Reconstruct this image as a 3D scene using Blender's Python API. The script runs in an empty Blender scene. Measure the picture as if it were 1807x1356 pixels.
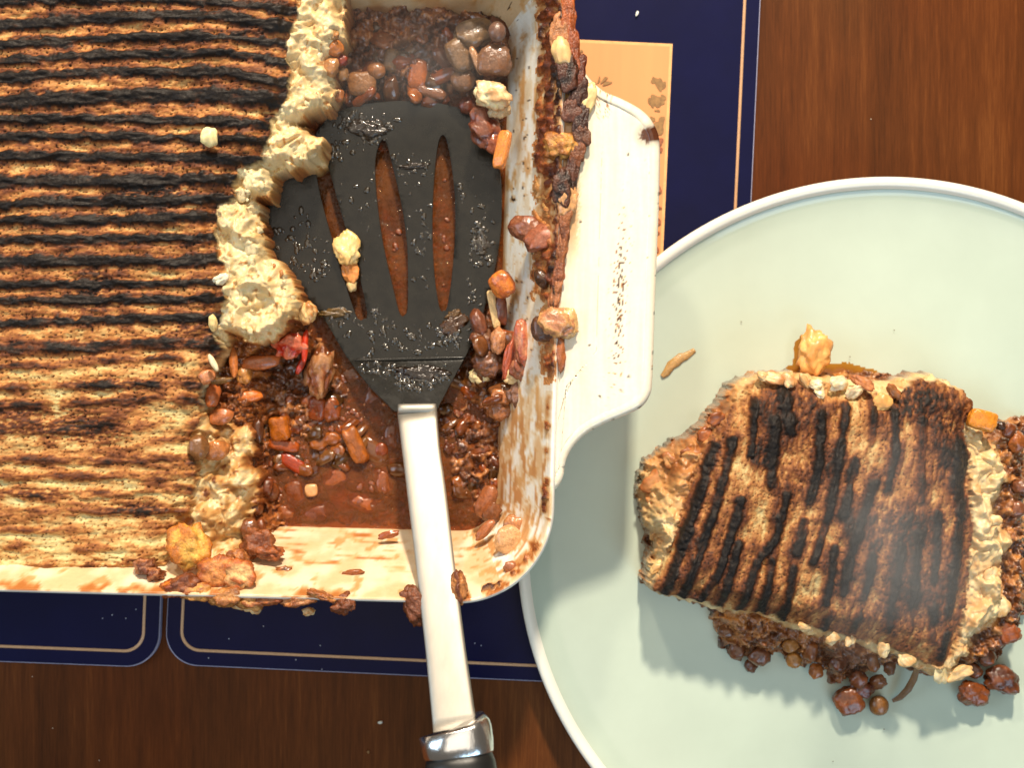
import bpy, bmesh, math, random
import numpy as np
from mathutils import Vector, Matrix, noise as mnoise

scene = bpy.context.scene
COL = scene.collection
R = math.radians
S = 0.00022            # metres per photograph pixel on the table top
H = 500.0              # camera height above the table in mm
MM = 0.001
random.seed(7)

# ------------------------------------------------------------------ camera
cam_d = bpy.data.cameras.new('camera')
cam = bpy.data.objects.new('camera', cam_d)
COL.objects.link(cam)
cam.location = (0, 0, H * MM)
cam_d.sensor_width = 36.0
cam_d.lens = 36.0 * 0.5 / (1807 * S)
cam_d.clip_start = 0.02
cam_d.clip_end = 20
cam_d.dof.use_dof = True
cam_d.dof.focus_distance = 0.455
cam_d.dof.aperture_fstop = 9.0
scene.camera = cam

# ------------------------------------------------------------------ world + lamps
world = bpy.data.worlds.new('World')
scene.world = world
world.use_nodes = True
bg = world.node_tree.nodes['Background']
bg.inputs[0].default_value = (1.0, 0.86, 0.70, 1)
bg.inputs[1].default_value = 0.11

def area(name, loc, target, sx, sy, power, color):
    l = bpy.data.lights.new(name, 'AREA')
    l.shape = 'RECTANGLE'
    l.size, l.size_y = sx, sy
    l.energy = power
    l.color = color
    o = bpy.data.objects.new(name, l)
    COL.objects.link(o)
    o.location = loc
    d = Vector(target) - Vector(loc)
    o.rotation_euler = d.to_track_quat('-Z', 'Y').to_euler()
    return o
# two warm ceiling spots beyond the far side of the table, one broad ceiling glow, one cool window
area('ceiling_spot', (0.13, 1.28, 1.02), (0, 0, 0), 0.10, 0.10, 40, (1.0, 0.87, 0.70))
area('ceiling_spot', (-0.42, 1.42, 1.05), (0, 0, 0), 0.12, 0.12, 11, (1.0, 0.86, 0.68))
area('ceiling_glow', (0.0, 0.15, 1.75), (0, 0, 0), 1.4, 1.4, 8, (1.0, 0.90, 0.76))
area('window', (-1.05, 0.1, 0.85), (0.05, 0, 0), 0.7, 0.7, 6.0, (0.62, 0.82, 1.0))
area('window', (0.55, -0.95, 0.95), (0.1, -0.05, 0), 0.7, 0.6, 6.5, (0.52, 0.78, 1.0))

scene.view_settings.view_transform = 'Standard'
scene.view_settings.look = 'None'
scene.view_settings.exposure = 0.0
scene.view_settings.gamma = 1.0
scene.render.engine = 'CYCLES'
scene.cycles.max_bounces = 6
scene.cycles.transparent_max_bounces = 12

# ------------------------------------------------------------------ helpers
def lin(r, g, b, k=1.0):
    out = []
    for c in (r, g, b):
        c = c / 255.0
        out.append((c / 12.92 if c <= 0.04045 else ((c + 0.055) / 1.055) ** 2.4) * k)
    return np.array(out)

def P(px, py, z):
    """photograph pixel -> world point (metres) at height z (mm)"""
    k = (H - z) / H
    return Vector(((px - 903.5) * k * S, -(py - 678.0) * k * S, z * MM))

def Pa(px, py, z0):
    k = (H - z0) / H
    return (px - 903.5) * k * S, -(py - 678.0) * k * S

def tag(o, label=None, cat=None, group=None, kind=None):
    if label: o['label'] = label
    if cat: o['category'] = cat
    if group: o['group'] = group
    if kind: o['kind'] = kind
    return o

def empty(name, loc, label, cat, group=None):
    o = bpy.data.objects.new(name, None)
    COL.objects.link(o)
    o.location = loc
    o.empty_display_size = 0.01
    return tag(o, label, cat, group)

def link(name, me, mat, parent=None, smooth=True):
    if mat and not me.materials: me.materials.append(mat)
    o = bpy.data.objects.new(name, me)
    COL.objects.link(o)
    if parent:
        o.parent = parent
        o.location = -Vector(parent.location)
    if smooth:
        me.polygons.foreach_set('use_smooth', [True] * len(me.polygons))
    return o

def mesh_np(name, co, quads, col=None, wet=None):
    me = bpy.data.meshes.new(name)
    co = np.asarray(co, np.float32); quads = np.asarray(quads, np.int32)
    n = quads.shape[1]
    me.vertices.add(len(co)); me.vertices.foreach_set('co', co.ravel())
    me.loops.add(quads.size); me.loops.foreach_set('vertex_index', quads.ravel())
    me.polygons.add(len(quads))
    me.polygons.foreach_set('loop_start', np.arange(0, quads.size, n, dtype=np.int32))
    me.polygons.foreach_set('loop_total', np.full(len(quads), n, np.int32))
    me.update(calc_edges=True)
    if col is not None:
        a = me.color_attributes.new('col', 'FLOAT_COLOR', 'POINT')
        c4 = np.ones((len(co), 4), np.float32); c4[:, :3] = np.clip(col, 0, 1)
        a.data.foreach_set('color', c4.ravel())
    if wet is not None:
        a = me.attributes.new('wet', 'FLOAT', 'POINT')
        a.data.foreach_set('value', np.asarray(wet, np.float32).ravel())
    return me

def compact(co, quads, *attrs):
    used = np.unique(quads)
    remap = np.full(len(co), -1, np.int64); remap[used] = np.arange(len(used))
    return (co[used], remap[quads]) + tuple(a[used] for a in attrs)

# ---- numpy noise
def _hash(ix, iy, seed):
    h = (ix.astype(np.int64) * 374761393 + iy.astype(np.int64) * 668265263 + seed * 1274126177) & 0xffffffff
    h = ((h ^ (h >> 13)) * 1274126177) & 0xffffffff
    h = (h ^ (h >> 16)) & 0xffffffff
    return h
def perlin(x, y, seed=0):
    x = np.asarray(x, float); y = np.asarray(y, float)
    ix = np.floor(x); iy = np.floor(y); fx = x - ix; fy = y - iy
    ix = ix.astype(np.int64); iy = iy.astype(np.int64)
    def g(dx, dy):
        a = _hash(ix + dx, iy + dy, seed) * (2 * np.pi / 4294967296.0)
        return np.cos(a) * (fx - dx) + np.sin(a) * (fy - dy)
    u = fx * fx * fx * (fx * (fx * 6 - 15) + 10); v = fy * fy * fy * (fy * (fy * 6 - 15) + 10)
    a = g(0, 0); b = g(1, 0); c = g(0, 1); d = g(1, 1)
    return 1.5 * ((a + (b - a) * u) * (1 - v) + (c + (d - c) * u) * v)
def fbm(x, y, o=4, seed=0, gain=.5):
    t = 0; a = 1.0; f = 1.0; n = 0
    for i in range(o):
        t = t + a * perlin(x * f + 17.3 * i, y * f - 9.1 * i, seed + i); n += a; a *= gain; f *= 2.03
    return t / n * 1.4
def billow(x, y, o=4, seed=0):
    t = 0; a = 1.0; f = 1.0; n = 0
    for i in range(o):
        t = t + a * np.abs(perlin(x * f + 5.3 * i, y * f - 3.7 * i, seed + i)); n += a; a *= .5; f *= 2.1
    return t / n
def worley(x, y, seed=0):
    x = np.asarray(x, float); y = np.asarray(y, float)
    ix = np.floor(x).astype(np.int64); iy = np.floor(y).astype(np.int64)
    f1 = np.full(x.shape, 9.0); f2 = np.full(x.shape, 9.0); cid = np.zeros(x.shape)
    for dx in (-1, 0, 1):
        for dy in (-1, 0, 1):
            h = _hash(ix + dx, iy + dy, seed); h2 = _hash(ix + dx, iy + dy, seed + 91)
            px = ix + dx + h / 4294967296.0; py = iy + dy + h2 / 4294967296.0
            d = np.hypot(px - x, py - y)
            m = d < f1
            f2 = np.where(m, f1, np.minimum(f2, d)); cid = np.where(m, (h % 9973) / 9973.0, cid); f1 = np.where(m, d, f1)
    return f1, f2, cid
def sstep(a, b, x):
    t = np.clip((x - a) / (b - a), 0, 1); return t * t * (3 - 2 * t)
def sdpoly(x, y, poly):
    """signed distance, positive inside"""
    d = np.full(x.shape, 1e18); ins = np.zeros(x.shape, bool)
    n = len(poly)
    for i in range(n):
        ax, ay = poly[i]; bx, by = poly[(i + 1) % n]
        ex, ey = bx - ax, by - ay
        wx, wy = x - ax, y - ay
        t = np.clip((wx * ex + wy * ey) / (ex * ex + ey * ey + 1e-9), 0, 1)
        d = np.minimum(d, (wx - ex * t) ** 2 + (wy - ey * t) ** 2)
        if ay != by:
            c = ((ay > y) != (by > y)) & (x < (bx - ax) * (y - ay) / (by - ay) + ax)
            ins ^= c
    d = np.sqrt(d)
    return np.where(ins, d, -d)
def dline(x, y, pts):
    """distance to a polyline and position 0..1 along it"""
    d = np.full(x.shape, 1e18); tt = np.zeros(x.shape)
    n = len(pts) - 1
    for i in range(n):
        ax, ay = pts[i][:2]; bx, by = pts[i + 1][:2]
        ex, ey = bx - ax, by - ay
        t = np.clip(((x - ax) * ex + (y - ay) * ey) / (ex * ex + ey * ey + 1e-9), 0, 1)
        q = (x - ax - ex * t) ** 2 + (y - ay - ey * t) ** 2
        m = q < d
        tt = np.where(m, (i + t) / n, tt); d = np.where(m, q, d)
    return np.sqrt(d), tt
def ramp(t, stops):
    """stops: list (pos, rgb linear)"""
    xs = [s[0] for s in stops]
    return np.stack([np.interp(t, xs, [s[1][k] for s in stops]) for k in range(3)], -1)
def blob(x, y, cx, cy, rx, ry=None, soft=.5):
    ry = ry or rx
    return 1 - sstep(1 - soft, 1 + soft, np.hypot((x - cx) / rx, (y - cy) / ry))

# ------------------------------------------------------------------ materials
def new_mat(name):
    m = bpy.data.materials.new(name); m.use_nodes = True
    nt = m.node_tree
    return m, nt, nt.nodes['Principled BSDF']
def N(nt, t, **kw):
    n = nt.nodes.new(t)
    for k, v in kw.items():
        if k.startswith('_'): setattr(n, k[1:], v)
        else: n.inputs[k].default_value = v
    return n
def coords(nt, sc=(1, 1, 1)):
    tc = nt.nodes.new('ShaderNodeTexCoord')
    mp = nt.nodes.new('ShaderNodeMapping'); mp.inputs['Scale'].default_value = sc
    nt.links.new(tc.outputs['Object'], mp.inputs[0])
    return mp.outputs[0]
def noise_n(nt, vec, scale, detail=4, rough=.6):
    n = nt.nodes.new('ShaderNodeTexNoise')
    n.inputs['Scale'].default_value = scale; n.inputs['Detail'].default_value = detail; n.inputs['Roughness'].default_value = rough
    nt.links.new(vec, n.inputs['Vector'])
    return n.outputs['Fac']
def mrange(nt, sock, a, b, c, d):
    n = nt.nodes.new('ShaderNodeMapRange')
    for i, v in zip((1, 2, 3, 4), (a, b, c, d)): n.inputs[i].default_value = v
    nt.links.new(sock, n.inputs[0]); return n.outputs[0]
def vmul(nt, col, fac):
    n = nt.nodes.new('ShaderNodeVectorMath'); n.operation = 'SCALE'
    nt.links.new(col, n.inputs[0]); nt.links.new(fac, n.inputs['Scale']); return n.outputs[0]
def bump(nt, h, dist, strength=1.0, nrm=None):
    b = nt.nodes.new('ShaderNodeBump'); b.inputs['Distance'].default_value = dist; b.inputs['Strength'].default_value = strength
    nt.links.new(h, b.inputs['Height'])
    if nrm: nt.links.new(nrm, b.inputs['Normal'])
    return b.outputs[0]

def food_mat(name, dry=.7, wetr=.18, fine=900, coarse=260, b1=.00025, b2=.0005, amp=.3, sss=0.0, sc=(1, 1, 1), coat=0.0, spec=.5):
    m, nt, p = new_mat(name); p.inputs['Specular IOR Level'].default_value = spec
    v = coords(nt, sc)
    at = N(nt, 'ShaderNodeAttribute', _attribute_name='col')
    aw = N(nt, 'ShaderNodeAttribute', _attribute_name='wet')
    n1 = noise_n(nt, v, fine, 5, .65); n2 = noise_n(nt, v, coarse, 4, .6)
    f = mrange(nt, n1, .3, .7, 1 - amp, 1 + amp)
    c = vmul(nt, at.outputs['Color'], f)
    f2 = mrange(nt, n2, .3, .7, 1 - amp * .6, 1 + amp * .6)
    c = vmul(nt, c, f2)
    nt.links.new(c, p.inputs['Base Color'])
    mx = nt.nodes.new('ShaderNodeMix'); mx.inputs[2].default_value = dry; mx.inputs[3].default_value = wetr
    nt.links.new(aw.outputs['Fac'], mx.inputs[0]); nt.links.new(mx.outputs[0], p.inputs['Roughness'])
    nb = bump(nt, n2, b2); nb = bump(nt, n1, b1, 1, nb)
    nt.links.new(nb, p.inputs['Normal'])
    if sss:
        p.inputs['Subsurface Weight'].default_value = sss
        p.inputs['Subsurface Radius'].default_value = (.004, .002, .0008)
        p.inputs['Subsurface Scale'].default_value = .5
    p.inputs['Coat Weight'].default_value = coat
    p.inputs['Coat Roughness'].default_value = .08
    return m

M_crust = food_mat('toasted_potato', dry=.6, wetr=.28, fine=1300, coarse=420, amp=.24, b1=.00018, b2=.0003, sc=(.5, 1, 1), spec=.22)
M_slice = food_mat('toasted_potato_served', dry=.6, wetr=.28, fine=1500, coarse=420, amp=.26, b1=.00024, b2=.0005, spec=.25)
M_mash = food_mat('mashed_potato', dry=.55, wetr=.25, fine=700, coarse=190, amp=.09, b1=.00006, b2=.0002, sss=.2)
M_fill = food_mat('stewed_filling', coat=.6, dry=.35, wetr=.12, fine=1100, coarse=320, amp=.28, b1=.0003, b2=.0006)
M_chunk = food_mat('stewed_vegetable', coat=.4, dry=.3, wetr=.13, fine=1300, coarse=380, amp=.26, b1=.00016, b2=.0005)
M_gunk = food_mat('baked_on_residue', dry=.4, wetr=.16, fine=1100, coarse=300, amp=.35, b1=.0004, b2=.0008)
M_enamel = food_mat('white_enamel', dry=.16, wetr=.3, fine=700, coarse=200, amp=.05, b1=.00002, b2=.00005)

def wood_mat():
    m, nt, p = new_mat('varnished_wood')
    v = coords(nt, (1, .055, 1))
    big = noise_n(nt, v, 45, 5, .55); mid = noise_n(nt, v, 260, 6, .75)
    v2 = coords(nt, (1, .045, 1)); fine = noise_n(nt, v2, 1500, 4, .7)
    v3 = coords(nt, (1, .5, 1)); patch = noise_n(nt, v3, 9, 3, .5)
    mx = N(nt, 'ShaderNodeMath', _operation='MULTIPLY_ADD'); nt.links.new(mid, mx.inputs[0]); mx.inputs[1].default_value = .55; 
    m2 = N(nt, 'ShaderNodeMath', _operation='MULTIPLY'); nt.links.new(big, m2.inputs[0]); m2.inputs[1].default_value = .42
    nt.links.new(m2.outputs[0], mx.inputs[2])
    m3 = N(nt, 'ShaderNodeMath', _operation='MULTIPLY_ADD'); nt.links.new(fine, m3.inputs[0]); m3.inputs[1].default_value = .36; nt.links.new(mx.outputs[0], m3.inputs[2])
    cr = nt.nodes.new('ShaderNodeValToRGB')
    e = cr.color_ramp.elements
    e[0].position = .42; e[0].color = (*lin(52, 26, 10), 1)
    e[1].position = .86; e[1].color = (*lin(116, 68, 34), 1)
    x = e.new(.58); x.color = (*lin(76, 41, 18), 1)
    x = e.new(.70); x.color = (*lin(92, 50, 23), 1)
    nt.links.new(m3.outputs[0], cr.inputs[0])
    hue = nt.nodes.new('ShaderNodeMix'); hue.data_type = 'RGBA'; hue.blend_type = 'MULTIPLY'
    pr = nt.nodes.new('ShaderNodeValToRGB'); pe = pr.color_ramp.elements
    pe[0].position = .35; pe[0].color = (1.0, .80, .50, 1); pe[1].position = .62; pe[1].color = (1.0, 1.0, .80, 1)
    nt.links.new(patch, pr.inputs[0]); hue.inputs[0].default_value = 1
    nt.links.new(cr.outputs[0], hue.inputs[6]); nt.links.new(pr.outputs[0], hue.inputs[7])
    nt.links.new(hue.outputs[2], p.inputs['Base Color'])
    p.inputs['Roughness'].default_value = .42; p.inputs['Specular IOR Level'].default_value = .12
    nt.links.new(bump(nt, m3.outputs[0], .00012, .6), p.inputs['Normal'])
    p.inputs['Coat Weight'].default_value = .03; p.inputs['Coat Roughness'].default_value = .22
    return m
M_wood = wood_mat()

def simple(name, col, rough=.4, metal=0, nscale=300, amp=.1, bd=.00003, rvar=.1, coat=0, sc=(1, 1, 1), spec=.5):
    m, nt, p = new_mat(name)
    v = coords(nt, sc)
    n1 = noise_n(nt, v, nscale, 5, .6)
    rgb = nt.nodes.new('ShaderNodeRGB'); rgb.outputs[0].default_value = (*col, 1)
    nt.links.new(vmul(nt, rgb.outputs[0], mrange(nt, n1, .3, .7, 1 - amp, 1 + amp)), p.inputs['Base Color'])
    n2 = noise_n(nt, v, nscale * .3, 5, .7)
    nt.links.new(mrange(nt, n2, .3, .7, max(.02, rough - rvar), rough + rvar), p.inputs['Roughness'])
    p.inputs['Metallic'].default_value = metal
    p.inputs['Specular IOR Level'].default_value = spec
    nt.links.new(bump(nt, n1, bd), p.inputs['Normal'])
    p.inputs['Coat Weight'].default_value = coat
    return m
M_navy = simple('navy_laminate', lin(6, 9, 52), .34, 0, 60, .12, .00001, .05, spec=.16)
M_matedge = simple('pale_cut_edge', lin(150, 150, 175), .6)
M_gold = simple('gold_print', lin(205, 160, 120), .35, 0, 900, .1)
M_picture = simple('cream_wood_print', lin(222, 154, 98), .3, 0, 50, .10, .00001, .05, sc=(1, .08, 1))
M_picedge = simple('picture_border_print', lin(238, 178, 116), .3)
M_leaf = simple('sage_leaf_print', lin(150, 112, 66), .35, 0, 700, .3)
M_leafr = simple('russet_print', lin(160, 92, 58), .35, 0, 700, .35)
M_sage = simple('sage_glaze', lin(190, 203, 186), .13, 0, 45, .03, .00002, .07)
M_cream = simple('cream_glaze', lin(240, 236, 222), .18, 0, 60, .03, .00001, .04)
M_black = simple('black_nylon', lin(26, 23, 17), .26, 0, 220, .4, .00016, .12, spec=.42)
M_handle = simple('black_rubber', lin(28, 28, 27), .35, 0, 300, .1)
M_steel = simple('brushed_steel', (.47, .435, .375), .55, 1.0, 260, .07, .00002, .05, sc=(1, .15, 1))
M_chrome = simple('chrome', (.90, .89, .88), .2, 1.0, 160, .05, .00025, .04, sc=(1, .4, 1))
M_dust = simple('white_dust', lin(225, 225, 220), .6)
M_drop = simple('gravy_droplet', lin(44, 36, 24), .12, 0, 800, .3, .00003, .03, spec=1.0)

M_glint_cap = simple('glint_cap', lin(120, 58, 22), .1, 0, 800, .3, .00003, .03, spec=1.0)
def sauce_mat():
    m, nt, p = new_mat('brown_gravy')
    v = coords(nt)
    n1 = noise_n(nt, v, 60, 5, .6); n2 = noise_n(nt, v, 330, 5, .65)
    cr = nt.nodes.new('ShaderNodeValToRGB'); e = cr.color_ramp.elements
    e[0].position = .3; e[0].color = (*lin(92, 46, 18), 1)
    e[1].position = .72; e[1].color = (*lin(154, 92, 44), 1)
    ad = N(nt, 'ShaderNodeMath', _operation='MULTIPLY_ADD'); nt.links.new(n2, ad.inputs[0]); ad.inputs[1].default_value = .35
    m2 = N(nt, 'ShaderNodeMath', _operation='MULTIPLY'); nt.links.new(n1, m2.inputs[0]); m2.inputs[1].default_value = .68
    nt.links.new(m2.outputs[0], ad.inputs[2]); nt.links.new(ad.outputs[0], cr.inputs[0])
    nt.links.new(cr.outputs[0], p.inputs['Base Color'])
    p.inputs['Roughness'].default_value = .07
    nt.links.new(bump(nt, n1, .004, .6, bump(nt, n2, .0009, .6)), p.inputs['Normal'])
    tr = N(nt, 'ShaderNodeBsdfTransparent'); tr.inputs[0].default_value = (*lin(224, 162, 104), 1)
    ms = nt.nodes.new('ShaderNodeMixShader'); ms.inputs[0].default_value = .52
    out = nt.nodes['Material Output']
    nt.links.new(p.outputs[0], ms.inputs[1]); nt.links.new(tr.outputs[0], ms.inputs[2]); nt.links.new(ms.outputs[0], out.inputs[0])
    return m
M_sauce = sauce_mat()
def film_mat():
    m, nt, p = new_mat('thin_gravy_film')
    p.inputs['Base Color'].default_value = (*lin(150, 88, 34), 1); p.inputs['Roughness'].default_value = .12
    v = coords(nt); n2 = noise_n(nt, v, 260, 4, .6)
    at = N(nt, 'ShaderNodeAttribute', _attribute_name='wet')
    tr = N(nt, 'ShaderNodeBsdfTransparent'); tr.inputs[0].default_value = (*lin(238, 196, 130), 1)
    ms = nt.nodes.new('ShaderNodeMixShader'); nt.links.new(mrange(nt, at.outputs['Fac'], 0, 1, .95, .15), ms.inputs[0])
    nt.links.new(bump(nt, n2, .0002, .5), p.inputs['Normal'])
    out = nt.nodes['Material Output']
    nt.links.new(p.outputs[0], ms.inputs[1]); nt.links.new(tr.outputs[0], ms.inputs[2]); nt.links.new(ms.outputs[0], out.inputs[0])
    return m
M_film = film_mat()

# ------------------------------------------------------------------ table top (slab)
def box_mesh(name, x0, x1, y0, y1, z0, z1, bev=0):
    bm = bmesh.new(); bmesh.ops.create_cube(bm, size=1)
    for v in bm.verts:
        v.co = Vector((x0 if v.co.x < 0 else x1, y0 if v.co.y < 0 else y1, z0 if v.co.z < 0 else z1))
    if bev: bmesh.ops.bevel(bm, geom=bm.edges[:], offset=bev, segments=3, affect='EDGES')
    me = bpy.data.meshes.new(name); bm.to_mesh(me); bm.free(); return me
tb = link('table_top', box_mesh('table_top', -.75, .75, -.5, .5, -.03, 0, .003), M_wood, smooth=False)
tag(tb, 'dark brown varnished wooden table top', kind='structure')

# ------------------------------------------------------------------ placemats
def rrect_pts(cx, cy, hx, hy, r, n=12):
    pts = []
    for (sx, sy, a0) in ((1, 1, 0), (-1, 1, 90), (-1, -1, 180), (1, -1, 270)):
        for i in range(n + 1):
            a = R(a0 + 90 * i / n)
            pts.append((cx + sx * (hx - r) + r * math.cos(a), cy + sy * (hy - r) + r * math.sin(a)))
    return pts
def prism(name, pts, z0, z1, bev=0):
    bm = bmesh.new()
    vs = [bm.verts.new((x, y, z0)) for x, y in pts]
    f = bm.faces.new(vs)
    ret = bmesh.ops.extrude_face_region(bm, geom=[f])
    for v in ret['geom']:
        if isinstance(v, bmesh.types.BMVert): v.co.z = z1
    bmesh.ops.recalc_face_normals(bm, faces=bm.faces[:])
    if bev:
        es = [e for e in bm.edges if all(abs(v.co.z - z1) < 1e-7 for v in e.verts)]
        bmesh.ops.bevel(bm, geom=es, offset=bev, segments=2, affect='EDGES')
    me = bpy.data.meshes.new(name); bm.to_mesh(me); bm.free(); return me
def ring_strip(name, outer, inner, z0, z1):
    n = len(outer)
    co = [(x, y, z1) for x, y in outer] + [(x, y, z1) for x, y in inner] + [(x, y, z0) for x, y in outer] + [(x, y, z0) for x, y in inner]
    q = []
    for i in range(n):
        j = (i + 1) % n
        q += [(i, j, n + j, n + i), (i, 2 * n + i, 2 * n + j, j), (n + i, n + j, 3 * n + j, 3 * n + i)]
    return mesh_np(name, co, q)

def placemat(corner_px, hx, hy, rot, side, label, picture=None):
    """corner_px: photograph pixel of the un-rounded near corner on side (-1 left, +1 right)"""
    z = 3.6
    c = P(*corner_px, z); c.z = 0
    ca, sa = math.cos(rot), math.sin(rot)
    ux = Vector((ca, sa, 0)); uy = Vector((-sa, ca, 0))
    cen = c - ux * side * hx + uy * hy
    root = empty('placemat', cen, label, 'placemat', 'navy placemats under the tray')
    root.rotation_euler = (0, 0, rot)
    def part(nm, me, mat, sm=False):
        o = bpy.data.objects.new(nm, me); COL.objects.link(o); o.parent = root; me.materials.append(mat); return o
    r = .0125
    part('board', prism('placemat_board', rrect_pts(0, 0, hx, hy, r), .0003, .0031), M_matedge)
    part('surface', prism('placemat_surface', rrect_pts(0, 0, hx - .0004, hy - .0004, r), .0031, .0036), M_navy)
    a = .0056; w = .0011
    part('gold_line', ring_strip('gold_line', rrect_pts(0, 0, hx - a, hy - a, r * .62), rrect_pts(0, 0, hx - a - w, hy - a - w, r * .55), .0034, .00372), M_gold)
    return root, part
mat_main, part_m = placemat((290, 1174), .1090, .148, R(-2.6), -1, 'large navy placemat with gold line and cream picture, under the tray and plate')
mat_left, _ = placemat((279, 1180), .1135, .148, R(-2.2), 1, 'navy placemat at the left edge, its gold lined corner below the tray')
# picture printed on the main mat: corner at photo (1188,75), right side down to (1172,445)
def to_mat(px, py):
    v = P(px, py, 3.8) - mat_main.location; v.z = 0
    a = -mat_main.rotation_euler.z
    return (v.x * math.cos(a) - v.y * math.sin(a), v.x * math.sin(a) + v.y * math.cos(a))
x1, y1 = to_mat(1187, 77)
x0, y0 = -x1, y1 - .20
part_m('picture_border', prism('picture_border', [(x0, y0), (x1, y0), (x1, y1), (x0, y1)], .0034, .00380), M_picedge)
e = .0011
part_m('picture', prism('picture', [(x0 + e, y0 + e), (x1 - e, y0 + e), (x1 - e, y1 - e), (x0 + e, y1 - e)], .0035, .00384), M_picture)
def leaf_shapes():
    L = [((1163, 148), 7, 12, 20), ((1170, 152), 4, 9, -30), ((1153, 142), 4, 6, 0), ((1160, 178), 9, 13, 60), ((1150, 180), 6, 9, 20), ((1170, 173), 5, 6, 0),
         ((1160, 195), 5, 2, 0), ((1151, 211), 5, 5, 0), ((1162, 225), 10, 12, 20), ((1168, 212), 5, 7, 0), ((1071, 147), 8, 3, 20), ((1066, 141), 8, 2.5, 45),
         ((1050, 147), 2.5, 3, 0), ((1057, 141), 2, 6, -15), ((1026, 90), 2.6, 2.2, 0), ((1021, 100), 2.2, 2.4, 0)]
    R2 = [((1162, 250), 8, 7, 0), ((1161, 264), 9, 4, 0), ((1160, 335), 8, 6, 0), ((1159, 366), 8, 2.5, 0), ((1157, 392), 8, 9, 0), ((1156, 411), 8, 3, 0), ((1154, 438), 7, 9, 30), ((1028, 112), 1, 10, 10)]
    for lst, mm, nm in ((L, M_leaf, 'leaf_print'), (R2, M_leafr, 'brown_print')):
        for li, (p, a, b, ro) in enumerate(lst):
            cx, cy = to_mat(*p); pts = []
            for i in range(30):
                t = 2 * math.pi * i / 30
                k = 1 + .16 * math.sin(3 * t + p[0]) + .06 * math.sin(5 * t + p[1])
                x, y = a * k * math.cos(t) * S, b * k * math.sin(t) * S
                c_, s_ = math.cos(R(ro)), math.sin(R(ro))
                pts.append((cx + x * c_ - y * s_, cy + x * s_ + y * c_))
            part_m(nm, prism(nm, pts, .0036, .0040 + li * .00002 + (.0004 if mm is M_leafr else 0)), mm)
leaf_shapes()

# ------------------------------------------------------------------ baking tray
TH = R(1.5); tc, ts = math.cos(TH), math.sin(TH)
RU, BV = 69.5, 343.0                       # right rim and near rim (tray px coordinates)
LU, TV = RU - 1500, -718.0
def tray_w(u, v, z):
    """tray coordinates (px units, v towards the viewer) -> world metres"""
    wx = u * tc - v * ts; wy = u * ts + v * tc
    return np.stack([wx * S, -wy * S, z * MM + 0 * wx], -1)
def perim(n_r, n_b, n_l, n_t, n_c):
    """list of (side point builder) -> arrays: base corner-centre, direction, for a rounded rectangle of rim radius"""
    Rr = 150.0
    c = [(RU - Rr, TV + Rr), (RU - Rr, BV - Rr), (LU + Rr, BV - Rr), (LU + Rr, TV + Rr)]
    cen, ang = [], []
    def side(a, b, an, n):
        for i in range(n):
            t = i / n
            cen.append((a[0] + (b[0] - a[0]) * t, a[1] + (b[1] - a[1]) * t)); ang.append(an)
    def arc(p, a0, a1):
        for i in range(n_c):
            cen.append(p); ang.append(a0 + (a1 - a0) * i / n_c)
    side(c[0], c[1], 0, n_r); arc(c[1], 0, 90); side(c[1], c[2], 90, n_b); arc(c[2], 90, 180)
    side(c[2], c[3], 180, n_l); arc(c[3], 180, 270); side(c[3], c[0], 270, n_t); arc(c[0], 270, 360)
    return np.array(cen), np.radians(np.array(ang)), Rr
cen, ang, Rr = perim(300, 330, 14, 120, 90)
nrm = np.stack([np.cos(ang), np.sin(ang)], -1)
prof = [(215, 7.0), (150, 7.0), (120, 7.2), (108, 8.6), (100, 12), (93, 16)]
for i in range(1, 34):
    t = i / 33; prof.append((93 - 83 * t, 16 + 42.5 * t + 1.5 * math.sin(math.pi * t)))
prof += [(7, 60), (4, 60.8), (1, 60.4), (-1.5, 59), (-1.8, 57.2), (0, 55.8), (6, 55), (99, 9), (106, 5.2), (120, 4.4), (215, 4.4)]
prof = np.array(prof)
nP, nK = len(cen), len(prof)
rr = np.maximum(Rr - prof[:, 0], 4)        # radius of each profile ring
sh = (Rr - prof[:, 0]) - rr                # pull the centres in where the inset exceeds the radius
# push centres inwards for large insets
inx = np.sign(((RU + LU) / 2) - cen[:, 0]); iny = np.sign(((TV + BV) / 2) - cen[:, 1])
U = cen[:, None, 0] + nrm[:, None, 0] * rr[None] + inx[:, None] * (-sh)[None]
V = cen[:, None, 1] + nrm[:, None, 1] * rr[None] + iny[:, None] * (-sh)[None]
Z = np.broadcast_to(prof[None, :, 1], U.shape)
seg = np.hypot(np.diff(U[:, 0], append=U[:1, 0]), np.diff(V[:, 0], append=V[:1, 0]))
segr = np.hypot(np.diff(U[:, 39], append=U[:1, 39]), np.diff(V[:, 39], append=V[:1, 39]))
arcl = np.cumsum(segr) - segr
Dd = np.broadcast_to(prof[None, :, 0], U.shape); Ss = np.broadcast_to(arcl[:, None], U.shape)
# photograph pixel of each tray vertex, for placing stains where they are
def photo_of(U, V, Z):
    wx = U * tc - V * ts; wy = U * ts + V * tc; k = (H - Z) / H
    return wx / k + 903.5, wy / k + 678.0
FX, FY = photo_of(U, V, Z)
right = np.cos(ang)[:, None] > .3
streak = fbm(Ss / 60, Dd / 6.5, 5, 11); streak2 = fbm(Ss / 130, Dd / 11, 4, 12)
spot = fbm(Ss / 14, Dd / 9, 4, 13); soft = fbm(Ss / 60, Dd / 40, 3, 15)
wob = fbm(Ss / 22, Dd * 0, 4, 16) * 9
st = np.zeros(U.shape)
inner = (np.arange(nK) < 41)[None]
low = sstep(640, 760, FY)
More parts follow.
